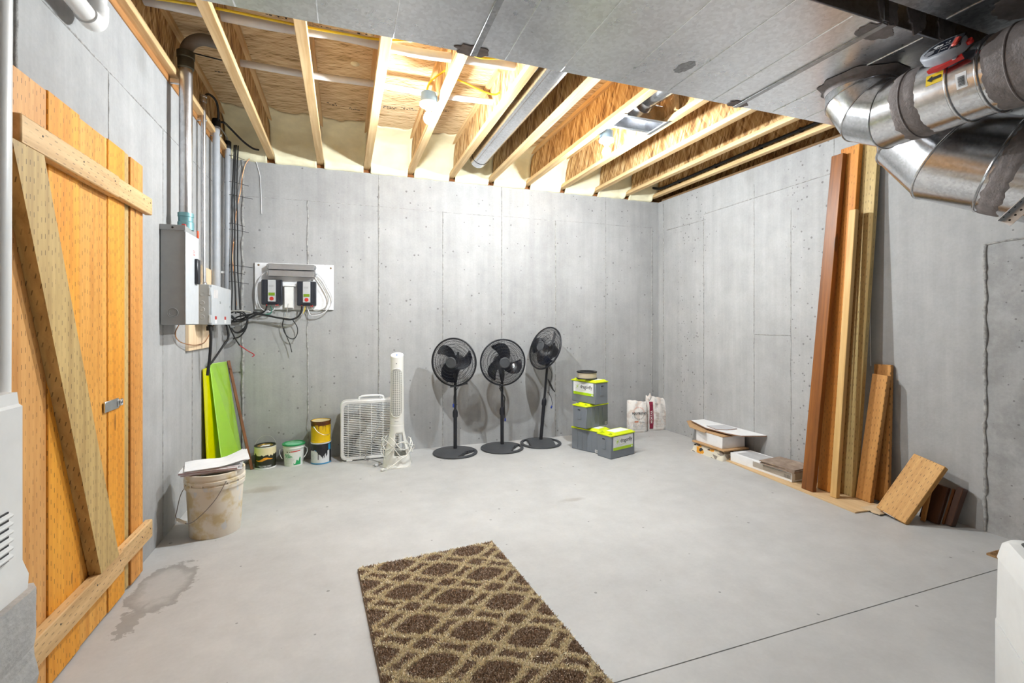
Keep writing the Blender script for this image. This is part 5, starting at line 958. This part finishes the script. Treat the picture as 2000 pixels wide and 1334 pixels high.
# ================================================================== batteries and air filter
M_BGREY = plain('battery_grey', srgb(120, 126, 134), .5, var=.04); M_LIME = plain('lime_lid', srgb(214, 230, 10), .42, var=.04); M_LIMEL = plain('lime_print', srgb(176, 214, 20), .5, var=.03); M_LAB = plain('white_label', (.82, .83, .84), .5, var=.02)
BL, BD, BH = .324, .172, .205
def battery(label, loc, rz, front=None, sticker=False, handles=True):
    t = thing('battery', label, 'battery', loc, rz, 'grey batteries with lime lids')
    b = G().box((BL / 2, BD / 2, BH / 2), (BL, BD, BH), bev=.006).obj('case', M_BGREY, t, local=True)
    for x in ([0, BL] if handles else []):
        s = -1 if x == 0 else 1
        h_ = G().box((x + s * .002, BD / 2, .13), (.006, .045, .10), bev=.002).obj('end_rib', M_BGREY, b, local=True)
        G().box((x + s * .004, BD / 2, .172), (.006, .030, .010)).obj('rope_slot', M_BLACK, b, local=True)
    l_ = G().box((BL / 2, BD / 2, BH + .004), (BL + .008, BD + .008, .012), bev=.003).obj('lid', M_LIME, t, local=True)
    z0, z1 = BH + .009, .2272; ins = .014; x0, x1, y0, y1 = .055, BL - .008, .006, BD - .006
    vs = [(x0, y0, z0), (x1, y0, z0), (x1, y1, z0), (x0, y1, z0), (x0 + ins, y0 + ins, z1), (x1 - ins, y0 + ins, z1), (x1 - ins, y1 - ins, z1), (x0 + ins, y1 - ins, z1)]
    G().add(vs, [(0, 1, 5, 4), (1, 2, 6, 5), (2, 3, 7, 6), (3, 0, 4, 7), (4, 5, 6, 7), (3, 2, 1, 0)]).obj('lid_dome', M_LIME, l_, local=True, smooth=False)
    G().box(((x0 + x1) / 2, BD / 2, z1 + .0006), (x1 - x0 - .06, BD - .07, .0012)).obj('top_label', M_LAB, l_, local=True)
    for y in (.035, BD - .035):
        G().box((.030, y, BH + .017), (.024, .026, .010), bev=.003).obj('terminal_shroud', M_LIME, l_, local=True); G().lathe([(.007, 0), (.007, .004), (.005, .005)], 14, (.030, y, BH + .019)).obj('terminal_post', M_INK, l_, local=True)
    if front:
        lw, lh = .268, .124; lx, lz = (.028, .074)
        lb = G().box((lx + lw / 2, -.0006, lz + lh / 2), (lw, .0014, lh)).obj('front_label', M_LAB, t, local=True); G().box((lx + lw / 2, -.0014, lz + .013), (lw, .0012, .026)).obj('label_band', M_LIMEL, lb, local=True)
        MT = Matrix.Translation((lx + lw * .65, -.0016, lz + .080)) @ Matrix.Rotation(R(90), 4, 'X'); text('dragonfly', .050, M_INK, lb, MT, sx=.86, bold=.0005)
        cx, cz = lx + .055, lz + .078; g = G()
        for a, L in ((40, .046), (220, .036), (95, .030), (-20, .032), (155, .034), (262, .028)): g.tube([(cx, -.0018, cz), (cx + L * math.cos(R(a)), -.0018, cz + L * math.sin(R(a)))], [.0020, .0005], 5)
        g.obj('insect_emblem', M_LIMEL, lb, local=True); G().box((lx + lw - .016, -.0022, lz + .012), (.016, .001, .014)).obj('small_mark', M_LAB, lb, local=True)
        g = G(); [g.box((lx + .09 + .02 * k, -.0018, lz + .046), (.014, .0006, .003)) for k in range(5)]; g.obj('small_print', plain('lime_print2', srgb(190, 210, 120), .5), lb, local=True)
    if sticker:
        s_ = G().box((BL - .035, -.0006, .022), (.034, .0014, .026)).obj('sticker', M_LAB, t, local=True); g = G(); [g.box((BL - .035, -.0016, .015 + .005 * k), (.026, .0006, .002)) for k in range(4)]; g.obj('small_print', M_INK, s_, local=True)
        for k in range(4): G().box((.07 + .055 * k, -.0008, .10), (.004, .004, .17), bev=.001).obj('case_rib', M_BGREY, b, local=True)
    return t
battery('grey lime-lidded battery on the floor with white label facing the rug', (2.268, 3.695, 0), R(16.4), True)
battery('grey lime-lidded battery at the bottom of the stack', (2.112, 4.170, 0), R(-63), None, True)
battery('grey lime-lidded battery in the middle of the stack', (2.156, 3.953, .229), R(20), None, True)
battery('grey lime-lidded battery on top of the stack, carrying the air filter', (2.144, 4.233, .458), R(-73), True)
fc = pz(1155.5, 741, .688); fc = (2.235, 4.085, .6885)
t = thing('air_filter', 'round pleated air filter with black rims on the battery stack', 'air filter', fc); G().lathe([(.093, .004), (.093, .066)], 72, cap=False).obj('pleats', NT('cream_pleats').m, t, local=True)
n = NT('pleated_paper'); X = n.sep(); at = n.n('ShaderNodeMath'); at.operation = 'ARCTAN2'; n.put(at.inputs[0], X[1]); n.put(at.inputs[1], X[0]); sw = n.math('SINE', n.math('MULTIPLY', at.outputs[0], 120.0)); n.bump(sw, .6, .004); t.children[0].data.materials[0] = n.fin(n.ramp(n.math('MULTIPLY_ADD', sw, .5, .5), [(0, srgb(190, 172, 140)), (1, srgb(232, 220, 196))]), .8)
for z in (0, .062): G().lathe([(.072, z), (.097, z), (.099, z + .003), (.099, z + .009), (.096, z + .012), (.072, z + .012), (.072, z)], 56, cap=False).obj('rim', M_BLACKM, t, local=True)
G().lathe([(.074, .005), (.074, .07)], 40, cap=False).obj('inner_screen', M_BLACKM, t, local=True)
# ================================================================== grout bags in the far corner
def bag(name, label, loc, w_, h_, d_, rz, mat, tip, seed, nx=18, nz=22):
    t = thing(name, label, 'bag', loc, rz, None)
    def prof(u, v):
        x = (u - .5) * 2; z = v; th = d_ / 2 * (1 - abs(x) ** 4 * .55) * (1 - max(0, (z - .55) / .45) ** 2 * .80) * (1 - max(0, .1 - z) * 2)
        return x * w_ / 2 * (1 - .06 * max(0, z - .7) + .02 * mnoise.noise(Vector((x, z * 4, seed)))), max(.004, th + .010 * mnoise.noise(Vector((x * 3, z * 4, seed)))), z * h_ * (1 + (.05 * mnoise.noise(Vector((x * 2.2, 0, seed))) if z > .8 else 0)) + tip * .05 * (z ** 3) * x
    vs = []; fs = []
    for side in (-1, 1):
        for j in range(nz + 1):
            for i in range(nx + 1):
                x, th, z = prof(i / nx, j / nz); e = 0 if (i in (0, nx)) or j == nz else 1; vs.append((x, side * (th if e else .004), max(z, 0)))
    W_ = nx + 1; N_ = W_ * (nz + 1)
    for s in (0, 1):
        for j in range(nz):
            for i in range(nx): q = (s * N_ + j * W_ + i, s * N_ + j * W_ + i + 1, s * N_ + (j + 1) * W_ + i + 1, s * N_ + (j + 1) * W_ + i); fs.append(q if s == 0 else q[::-1])
    for j in range(nz): fs += [(j * W_, (j + 1) * W_, N_ + (j + 1) * W_, N_ + j * W_), (j * W_ + nx, N_ + j * W_ + nx, N_ + (j + 1) * W_ + nx, (j + 1) * W_ + nx)]
    for i in range(nx): fs += [(i, N_ + i, N_ + i + 1, i + 1), (nz * W_ + i, nz * W_ + i + 1, N_ + nz * W_ + i + 1, N_ + nz * W_ + i)]
    G().add(vs, fs).obj('sack', mat, t, local=True, ang=80); return t, prof
M_BAG = spots('worn_paper_sack', srgb(240, 234, 228), srgb(222, 208, 198), 14, .55, 4.0, .85); M_RUST = plain('orange_print', srgb(216, 120, 76), .7, var=.2, sc=60); M_MAG = plain('maroon_print', srgb(140, 34, 62), .7, var=.2, sc=40)
p = fl(1250, 846); t, pf = bag('grout_bag', 'white paper grout bag with round sunburst print in the corner', (p.x + .01, p.y + .075, 0), .235, .35, .11, R(-12), M_BAG, -.2, 1.0)
def onbag(pf, g, poly, name, mat, t, e=.0018):
    "flat print lying on the front of a bag"
    vs = []; 
    for x, z in poly: u = x; _, th, _z = pf(u, z); xx, _, zz = pf(u, z); vs.append((xx, -th - e, zz))
    g.add(vs, [tuple(range(len(vs)))])
g = G(); g2 = G()
for k in range(30):
    a = 2 * math.pi * k / 30; c0, c1 = math.cos(a), math.sin(a); q = [(.52 + (.24 * c0 - .008 * c1), .62 + .17 * c1 + .006 * c0), (.52 + (.30 * c0 - .008 * c1), .62 + .215 * c1 + .006 * c0), (.52 + (.30 * c0 + .008 * c1), .62 + .215 * c1 - .006 * c0), (.52 + (.24 * c0 + .008 * c1), .62 + .17 * c1 - .006 * c0)]
    onbag(pf, g if c1 > .1 else g2, q, '', None, t)
g.obj('sunburst_print', M_RUST, t, local=True, smooth=False, recalc=False); g2.obj('sunburst_print', M_INK, t, local=True, smooth=False, recalc=False)
ths = max(pf(u, .62)[1] for u in (.4, .5, .6)); text('POLYBLEND', .034, M_INK, t, Matrix.Translation((.005, -ths - .0032, .218)) @ Matrix.Rotation(R(90), 4, 'X'), None, sx=.92, bold=.0006)
ths2 = max(pf(u, .33)[1] for u in (.4, .5, .6)); text('Grout', .024, M_INK, t, Matrix.Translation((.035, -ths2 - .0045, .118)) @ Matrix.Rotation(R(90), 4, 'X'), None); g = G(); onbag(pf, g, [(.28, .335), (.48, .335), (.48, .37), (.28, .37)], '', None, t, .003); g.obj('orange_word', M_RUST, t, local=True, smooth=False, recalc=False)
g = G()
for k in range(5): onbag(pf, g, [(.22, .27 - .04 * k), (.80 - .08 * (k % 2), .27 - .04 * k), (.80 - .08 * (k % 2), .277 - .04 * k), (.22, .277 - .04 * k)], '', None, t, .003)
g.obj('printed_text', plain('grey_print5', (.3, .28, .28), .7), t, local=True, smooth=False, recalc=False)
p = fl(1286, 842); t, pf = bag('mortar_bag', 'white paper mortar bag with a maroon side stripe in the corner', (p.x + .02, p.y + .075, 0), .26, .375, .10, R(-6), M_BAG, -.5, 5.0)
g = G(); N_ = 14
for k in range(N_): onbag(pf, g, [(.10, .06 + .8 * k / N_), (.27, .06 + .8 * k / N_), (.27, .06 + .8 * (k + 1) / N_), (.10, .06 + .8 * (k + 1) / N_)], '', None, t, .004)
g.obj('maroon_stripe', M_MAG, t, local=True, smooth=False, recalc=False); text('MORTAR', .036, M_BAG, t, Matrix.Translation((-.083, -.052, .16)) @ Matrix.Rotation(R(90), 4, 'X') @ Matrix.Rotation(R(90), 4, 'Z'), None, bold=.0005)
g = G(); rnd = random.Random(5)
for k in range(15): z = .80 - .048 * k; e = .55 + rnd.uniform(0, .36); onbag(pf, g, [(.36, z), (e, z), (e, z + .008), (.36, z + .008)], '', None, t, .0035)
g.obj('printed_text', plain('grey_print6', (.42, .38, .38), .7), t, local=True, smooth=False, recalc=False)
G().tube(spl([(-.10, 0, .35), (-.085, -.01, .385), (-.07, .01, .40), (-.075, .0, .42)], 5), [.024, .026, .024, .022, .02, .02, .018, .018, .016, .016, .014, .012, .01, .008, .007, .006], 8).obj('twisted_corner', M_BAG, t, local=True)
# ================================================================== things stacked along the right wall
M_STRIP = wood('thin_floor_board', srgb(196, 160, 116), srgb(226, 196, 152), 'Y', False, False, 3.3)
single(G().box((3.30, 2.72, .005), (.27, 1.22, .010), Euler((0, 0, R(-4.5))), .001), 'floor_board', M_STRIP, 'thin pale board lying on the floor under the lumber and boxes', 'board', (3.28, 2.7, 0))
def crumple(u, v): return (3.22 + .22 * u + .01 * mnoise.noise(Vector((u * 5, v * 5, 1))), 2.04 + .12 * v + .02 * mnoise.noise(Vector((u * 4, 2, 1))) * (v < .1), .012 + .010 * abs(mnoise.noise(Vector((u * 7, v * 7, 3)))))
single(G().slab(crumple, 14, 10, (0, 0, -.006)), 'torn_paper', plain('kraft_paper', srgb(214, 190, 156), .85, var=.1, sc=30), 'crumpled kraft paper under the ends of the short lumber', 'paper', (3.3, 2.1, 0))
n = NT('patterned_sack'); d_, c_ = n.vor(n.map((22, 22, 30)), 1.0); rr = n.sepc(c_)[0]; M_TSACK = n.fin(n.ramp(rr, [(0, srgb(226, 218, 200)), (.52, srgb(226, 218, 200)), (.54, (.035, .035, .04)), (.74, (.05, .05, .055)), (.76, srgb(232, 160, 40)), (.9, srgb(232, 160, 40)), (.92, srgb(150, 140, 130))], 'CONSTANT'), .6)
t = thing('tile_mortar_bag', 'flat patterned white, black and orange bag under the white carton', 'bag', (3.32, 3.5, 0))
def sack(u, v): 
    x, y = 3.165 + .30 * u, 3.31 + .40 * v; e = min(u, 1 - u, v, 1 - v); return (x, y + .01 * mnoise.noise(Vector((u * 4, v * 4, 2))), .010 + .075 * min(1, (e * 7)) ** .5 + .008 * mnoise.noise(Vector((u * 6, v * 6, 8))) + .02 * max(0, .25 - v) * u)
G().slab(sack, 20, 24, (0, 0, -.010)).obj('sack', M_TSACK, t, ang=80)
g = G(); vs = []
for k in range(40):
    a = 2 * math.pi * k / 40; vs += [(3.315 + .150 * (abs(math.cos(a)) ** .35) * math.copysign(1, math.cos(a)), 3.51 + .20 * (abs(math.sin(a)) ** .35) * math.copysign(1, math.sin(a)), z) for z in (.0, .03, .06)]
g.add(vs, [(k * 3 + j, k * 3 + j + 1, ((k + 1) % 40) * 3 + j + 1, ((k + 1) % 40) * 3 + j) for k in range(40) for j in (0, 1)]); g.obj('sack_side', M_TSACK, t, ang=80)
text('FILLA', .036, M_INK, t, basis((3.31, 3.297, .055), (1, 0, 0), (0, -1, .15)), local=False)
single(G().box((3.315, 3.50, .093), (.29, .40, .012), Euler((0, 0, R(1))), .001), 'cardboard_sheet', M_CARD, 'brown cardboard sheet between patterned bag and white carton', 'cardboard', (3.3, 3.5, .087))
t = thing('white_carton', 'white cardboard carton resting on the patterned bag', 'box', (3.335, 3.515, .099)); G().box((3.335, 3.517, .152), (.262, .335, .106), bev=.003).obj('carton', M_PAPER, t); G().box((3.335, 3.517, .2075), (.266, .34, .007), bev=.001).obj('tray_lid', M_CARD, t)
def poly_sheet(name, label, cat, pix, z, th, mat, edge, rise=(0, 0)):
    P = [pz(x, y, z) for x, y in pix]; P = [Vector((q.x, q.y, q.z)) for q in P]; c = sum(P, Vector()) / len(P); c.z = z - th
    P = [q + Vector((0, 0, (q.y - c.y) * rise[0] + (q.x - c.x) * rise[1])) for q in P]; n_ = len(P)
    o = single(G().add(P, [tuple(range(n_))]).add([q - Vector((0, 0, th * .25)) for q in P], [tuple(range(n_))[::-1]]), name, mat, label, cat, c, smooth=False, recalc=False)
    Q = [q - Vector((0, 0, th)) for q in P]; G().add([q - Vector((0, 0, .0008)) for q in P] + Q, [(i, (i + 1) % n_, n_ + (i + 1) % n_, n_ + i) for i in range(n_)] + [tuple(range(n_, 2 * n_))]).obj('board_core', edge, o, smooth=False); return o
M_DRY = plain('gypsum_core', srgb(160, 128, 108), .9, var=.15, sc=50)
poly_sheet('cardboard_flap', 'torn brown cardboard flap on top of the white carton', 'cardboard', [(1341, 822), (1352, 820), (1384, 838), (1376, 845), (1347, 834)], .214, .004, M_CARD, M_CARD)
poly_sheet('drywall_piece', 'broken white drywall sheet crowning the pile by the wall', 'drywall', [(1349, 820.5), (1398, 817.5), (1440, 829), (1478, 840), (1504, 849), (1496, 851), (1448, 851), (1420, 846), (1378, 835)], .236, .009, M_PAPER, M_DRY)
poly_sheet('drywall_piece', 'small grey drywall scrap lying on the broken white sheet', 'drywall', [(1380, 831), (1416, 830), (1440, 837), (1420, 839), (1398, 838)], .243, .006, plain('grey_paper', (.55, .55, .57), .8, var=.05), M_DRY)
t = thing('tile_box', 'long low white and grey tile box beside the lumber', 'box', (3.34, 2.98, .010)); M_TBG = plain('grey_box_print', srgb(168, 160, 150), .7, var=.06)
G().box((3.345, 2.98, .048), (.225, .61, .074), bev=.002).obj('carton', M_PAPER, t); G().box((3.2318, 2.86, .052), (.0014, .36, .044)).obj('grey_print', M_TBG, t); G().box((3.35, 2.6744, .05), (.17, .0014, .05)).obj('end_print', M_TBG, t)
G().box((3.345, 3.10, .0856), (.18, .26, .0012)).obj('top_label', plain('grey_label', (.5, .5, .51), .7), t)
g = G(); [g.box((3.2308, 2.74 - .012 * k, .045), (.0006, .004, .026)) for k in range(5)]; g.obj('barcode', M_INK, t)
n = NT('brown_stone_tile'); f = n.noise(n.co, 14, 6, .65); M_TILE = n.fin(n.ramp(f, [(.3, srgb(118, 98, 84)), (.55, srgb(156, 136, 120)), (.75, srgb(184, 166, 150))]), .5)
for k, (dx, dy, rz) in enumerate(((0, 0, 3), (.004, -.006, 1), (-.003, .004, 5))): single(G().box((3.335 + dx, 2.80 + dy, .0905 + .0095 * k), (.25, .30, .009), Euler((0, 0, R(rz))), .001), 'floor_tile', M_TILE, f'brown stone tile, {("lowest", "middle", "top")[k]} of three on the tile box', 'tile', (3.33, 2.8, .086 + .0095 * k), 'brown tiles on the long box')
# leaning lumber
def lumber(label, pb, pt, wd, th, mat, side=(0, 1, 0), name='lumber', group='lumber leaning on the wall'):
    pb, pt = Vector(pb), Vector(pt); d = (pt - pb).normalized(); y = Vector(side); y = (y - d * y.dot(d)).normalized(); x = y.cross(d); L = (pt - pb).length
    M = Matrix((x, y, d)).transposed(); o = G().box((0, 0, L / 2), (th, wd, L), bev=.003).obj(name, mat, loc=pb, local=True); o.rotation_euler = M.to_euler(); return tag(o, label, 'lumber', group)
M_L1 = wood('brown_stained_board', srgb(78, 38, 8), srgb(150, 90, 34), 'Z', False, True, 21.0, .45, contrast=1.3, ksz=.15); M_L2 = wood('orange_treated_board', srgb(180, 108, 36), srgb(220, 150, 66), 'Z', True, True, 23.0, mark=.55); M_L3 = wood('pale_pine_strip', srgb(190, 146, 84), srgb(226, 190, 128), 'Z', False, True, 25.0)
M_L4 = wood('olive_treated_board', srgb(158, 130, 74), srgb(206, 180, 122), 'Z', True, True, 27.0); M_L5 = wood('golden_treated_board', srgb(168, 110, 48), srgb(208, 152, 84), 'Z', True, True, 29.0); M_L7 = wood('golden_treated_block', srgb(184, 130, 64), srgb(226, 178, 110), 'Z', True, False, 31.0); M_L8 = wood('dark_red_scrap', srgb(50, 24, 13), srgb(92, 54, 34), 'Z', False, False, 33.0, .4)
def top(px_, py_, X): return pX(px_, py_, X)
q = top(1639, 303, 3.435); lumber('tall brown-stained board, first in the row of leaning lumber', (3.205, 2.515, .010), q, .09, .04, M_L1)
q = top(1664, 287, 3.482); lumber('tall orange treated plank second in the row of leaning lumber', (3.315, 2.455, .010), q, .135, .038, M_L2)
q = top(1668, 410, 3.40); lumber('pale narrow pine strip leaning in front of the tall planks', (3.245, 2.350, .010), q, .048, .036, M_L3)
q = top(1700, 276, 3.527); lumber('tall olive incised plank next to the wide duct elbow', (3.385, 2.365, .010), q, .135, .038, M_L4)
q = top(1722, 732, 3.488); lumber('waist-high golden incised board at the end of the lumber row', (3.385, 2.243, .010), q, .10, .038, M_L5)
q = top(1726, 712, 3.540); lumber('waist-high board hidden behind the golden incised one', (3.468, 2.190, .012), q, .11, .030, M_L5)
P0, P1 = Vector((3.236, 1.99, 0)), Vector((3.455, 1.90, .352)); nx_ = Vector((0, -1, 0)); o = lumber('short thick golden block propped at a slant against the wall', P0 + Vector((.017, 0, .014)), P1 + Vector((.017, 0, .014)), .186, .038, M_L7, (.02, 1, 0))
Mx = o.matrix_basis if False else None
G().box((-.004, .012, -.0008), (.028, .07, .0014)).obj('end_tag', M_PAPER, o, local=True)
for lab, pb, pt, wd, th, m in (('thin orange stick among the dark scraps behind the slanted block', (3.385, 1.895, .004), (3.43, 1.885, .19), .026, .012, M_L5), ('dark brown board scrap right behind the slanted block', (3.43, 1.885, .004), (3.49, 1.86, .23), .10, .03, M_L8), ('reddish brown moulding scrap standing against the wall', (3.47, 1.80, .004), (3.525, 1.765, .235), .035, .05, M_L8), ('thin dark red scrap beside the brown moulding', (3.455, 1.8265, .003), (3.505, 1.797, .22), .014, .012, M_L1)): lumber(lab, pb, pt, wd, th, m, name='wood_scrap', group='wood scraps behind the slanted block')
cable([pX(1697, 535, XR(2.2) - .004), pX(1699, 600, XR(2.2) - .004), pX(1701, 715, XR(2.2) - .004)], .003, M_PAPER, 'thin white cord hanging behind the olive plank', 'cord')
# ================================================================== coir mat and dehumidifier
t = thing('coir_mat', 'small tan coir mat lying partly behind the white dehumidifier', 'mat', (3.38, 1.3, 0)); M_COIR = plain('coir', srgb(170, 132, 90), .95, var=.35, sc=120, bump=.8)
G().box((3.385, 1.31, .005), (.33, .40, .010)).obj('backing', M_COIR, t); rnd = random.Random(2); V, Fc = [], []
for k in range(9000):
    x, y = rnd.uniform(3.225, 3.545), rnd.uniform(1.115, 1.505); dx, dy = rnd.uniform(-.006, .006), rnd.uniform(-.006, .006); b = len(V); V += [(x - .001, y, .009), (x + .001, y, .009), (x + dx, y + dy, .009 + rnd.uniform(.005, .010))]; Fc.append((b, b + 1, b + 2))
o = G(); o.v = [Vector(p) for p in V]; o.f = Fc; o = o.obj('fibres', M_COIR, t, smooth=False, recalc=False); o['kind'] = 'stuff'
dc = (2.01, .745, 0); t = thing('dehumidifier', 'white portable dehumidifier with dark control top and side grille', 'dehumidifier', dc, R(38))
t.scale = (1, 1, .90)
def rrect(a, b, r, z, n=8): return [(sx * (a - r) + r * math.cos(q), sy * (b - r) + r * math.sin(q), z) for sx, sy, a0 in ((1, 1, 0), (-1, 1, 90), (-1, -1, 180), (1, -1, 270)) for q in [R(a0 + 90 * k / n) for k in range(n + 1)]]
def loft(secs, name, mat, par, cap=True):
    n_ = len(secs[0]); vs = [p for s in secs for p in s]; return G().add(vs, [(j * n_ + k, j * n_ + (k + 1) % n_, (j + 1) * n_ + (k + 1) % n_, (j + 1) * n_ + k) for j in range(len(secs) - 1) for k in range(n_)] + ([tuple(range(n_))[::-1], tuple((len(secs) - 1) * n_ + k for k in range(n_))] if cap else [])).obj(name, mat, par, local=True)
loft([rrect(.17, .125, .05, .02), rrect(.178, .133, .055, .04), rrect(.178, .133, .055, .28)], 'lower_case', M_WHITE, t); loft([rrect(.176, .131, .055, .283), rrect(.172, .128, .055, .51)], 'upper_case', M_WHITE, t); loft([rrect(.174, .130, .055, .513), rrect(.165, .121, .055, .565), rrect(.15, .108, .05, .582), rrect(.12, .08, .04, .588)], 'top_cover', M_WHITE, t)
loft([rrect(.125, .085, .04, .586), rrect(.118, .078, .035, .591)], 'control_panel', plain('dark_control', (.06, .06, .065), .4), t); G().box((.02, .0, .592), (.06, .02, .003), bev=.001).obj('handle_slot', M_BLACK, t, local=True)
for k in range(20): G().box((0.02, -.1305, .29 + .0105 * k), (.22, .006, .006), bev=.0015).obj('louvre', M_WHITE, t, local=True)
G().box((.02, -.128, .39), (.225, .006, .215)).obj('grille_recess', plain('brown_filter', (.20, .15, .10), .8), t, local=True)
for sx in (-1, 1):
    for sy in (-1, 1): G().lathe([(.018, 0), (.018, .012), (.01, .03)], 14, (sx * .12, sy * .085, 0)).obj('castor', M_BLACKM, t, local=True)
# ================================================================== trellis rug
ro = Vector((.067, 2.464, 0)); ra = R(3.9); rw, rl = .716, 1.28
ex, ey = Vector((math.cos(ra), math.sin(ra), 0)), Vector((math.sin(ra), -math.cos(ra), 0))
t = thing('rug', 'brown shag rug with a cream trellis pattern on the concrete floor', 'rug', ro)
M_RB, M_RC = plain('brown_pile', srgb(180, 158, 138), .95, var=.28, sc=160), plain('cream_pile', srgb(255, 234, 206), .95, var=.14, sc=160)
G().add([ro + ex * x + ey * y + Vector((0, 0, z)) for z in (.001, .007) for x, y in ((0, 0), (rw, 0), (rw, rl), (0, rl))], [(3, 2, 1, 0), (4, 5, 6, 7), (0, 1, 5, 4), (1, 2, 6, 5), (2, 3, 7, 6), (3, 0, 4, 7)]).obj('backing', M_RB, t)
G().tube([ro + ex * x + ey * y + Vector((0, 0, .006)) for x, y in ((0, 0), (rw, 0), (rw, rl), (0, rl))], .005, 6, closed=True).obj('bound_edge', plain('brown_binding', srgb(104, 86, 68), .9), t)
rng = np.random.default_rng(4); NT_ = 105000; X_, Y_ = rng.uniform(.004, rw - .004, NT_), rng.uniform(.004, rl - .004, NT_)
u_, v_ = (X_ - .177) / .38, (Y_ - .06) / .25; a_, b_ = u_ + v_, u_ - v_
da, db = np.abs(a_ - np.round(a_)) , np.abs(b_ - np.round(b_))
da2 = da - .045 * np.cos(2 * np.pi * b_); db2 = db - .045 * np.cos(2 * np.pi * a_)
jit = rng.normal(0, .008, NT_); cream = (((da2 + jit > .265) & (da2 + jit < .385)) | ((db2 + jit > .265) & (db2 + jit < .385)))
L = rng.uniform(.010, .017, NT_) + .002 * cream; tx, ty = rng.normal(0, .006, NT_), rng.normal(0, .006, NT_); th = rng.uniform(0, np.pi, NT_); wx, wy = np.cos(th) * .0019, np.sin(th) * .0019
E_, Ey_ = np.array(ex), np.array(ey)
def W3(x, y, z): return np.outer(x, E_) + np.outer(y, Ey_) + np.stack([0 * z, 0 * z, z], 1)
for nm, mk, m in (('cream_pile', cream, M_RC), ('brown_pile', ~cream, M_RB)):
    x, y, l, ax, ay, bx_, by_ = X_[mk], Y_[mk], L[mk], tx[mk], ty[mk], wx[mk], wy[mk]; n_ = len(x); zz = np.full(n_, .006)
    P = np.stack([W3(x - bx_, y - by_, zz), W3(x + bx_, y + by_, zz), W3(x + ax * .6 + bx_ * 1.2, y + ay * .6 + by_ * 1.2, zz + l * .75), W3(x + ax * .6 - bx_ * 1.2, y + ay * .6 - by_ * 1.2, zz + l * .75), W3(x + ax, y + ay, zz + l)], 1).reshape(-1, 3)
    i = np.arange(n_)[:, None] * 5; me = bpy.data.meshes.new(nm); me.from_pydata(P.tolist(), [], np.concatenate([np.concatenate([i, i + 1, i + 2, i + 3], 1)]).tolist() + np.concatenate([i + 3, i + 2, i + 4], 1).tolist()); me.materials.append(m)
    o = bpy.data.objects.new(nm, me); COL.objects.link(o); o.parent = t; o['kind'] = 'stuff'
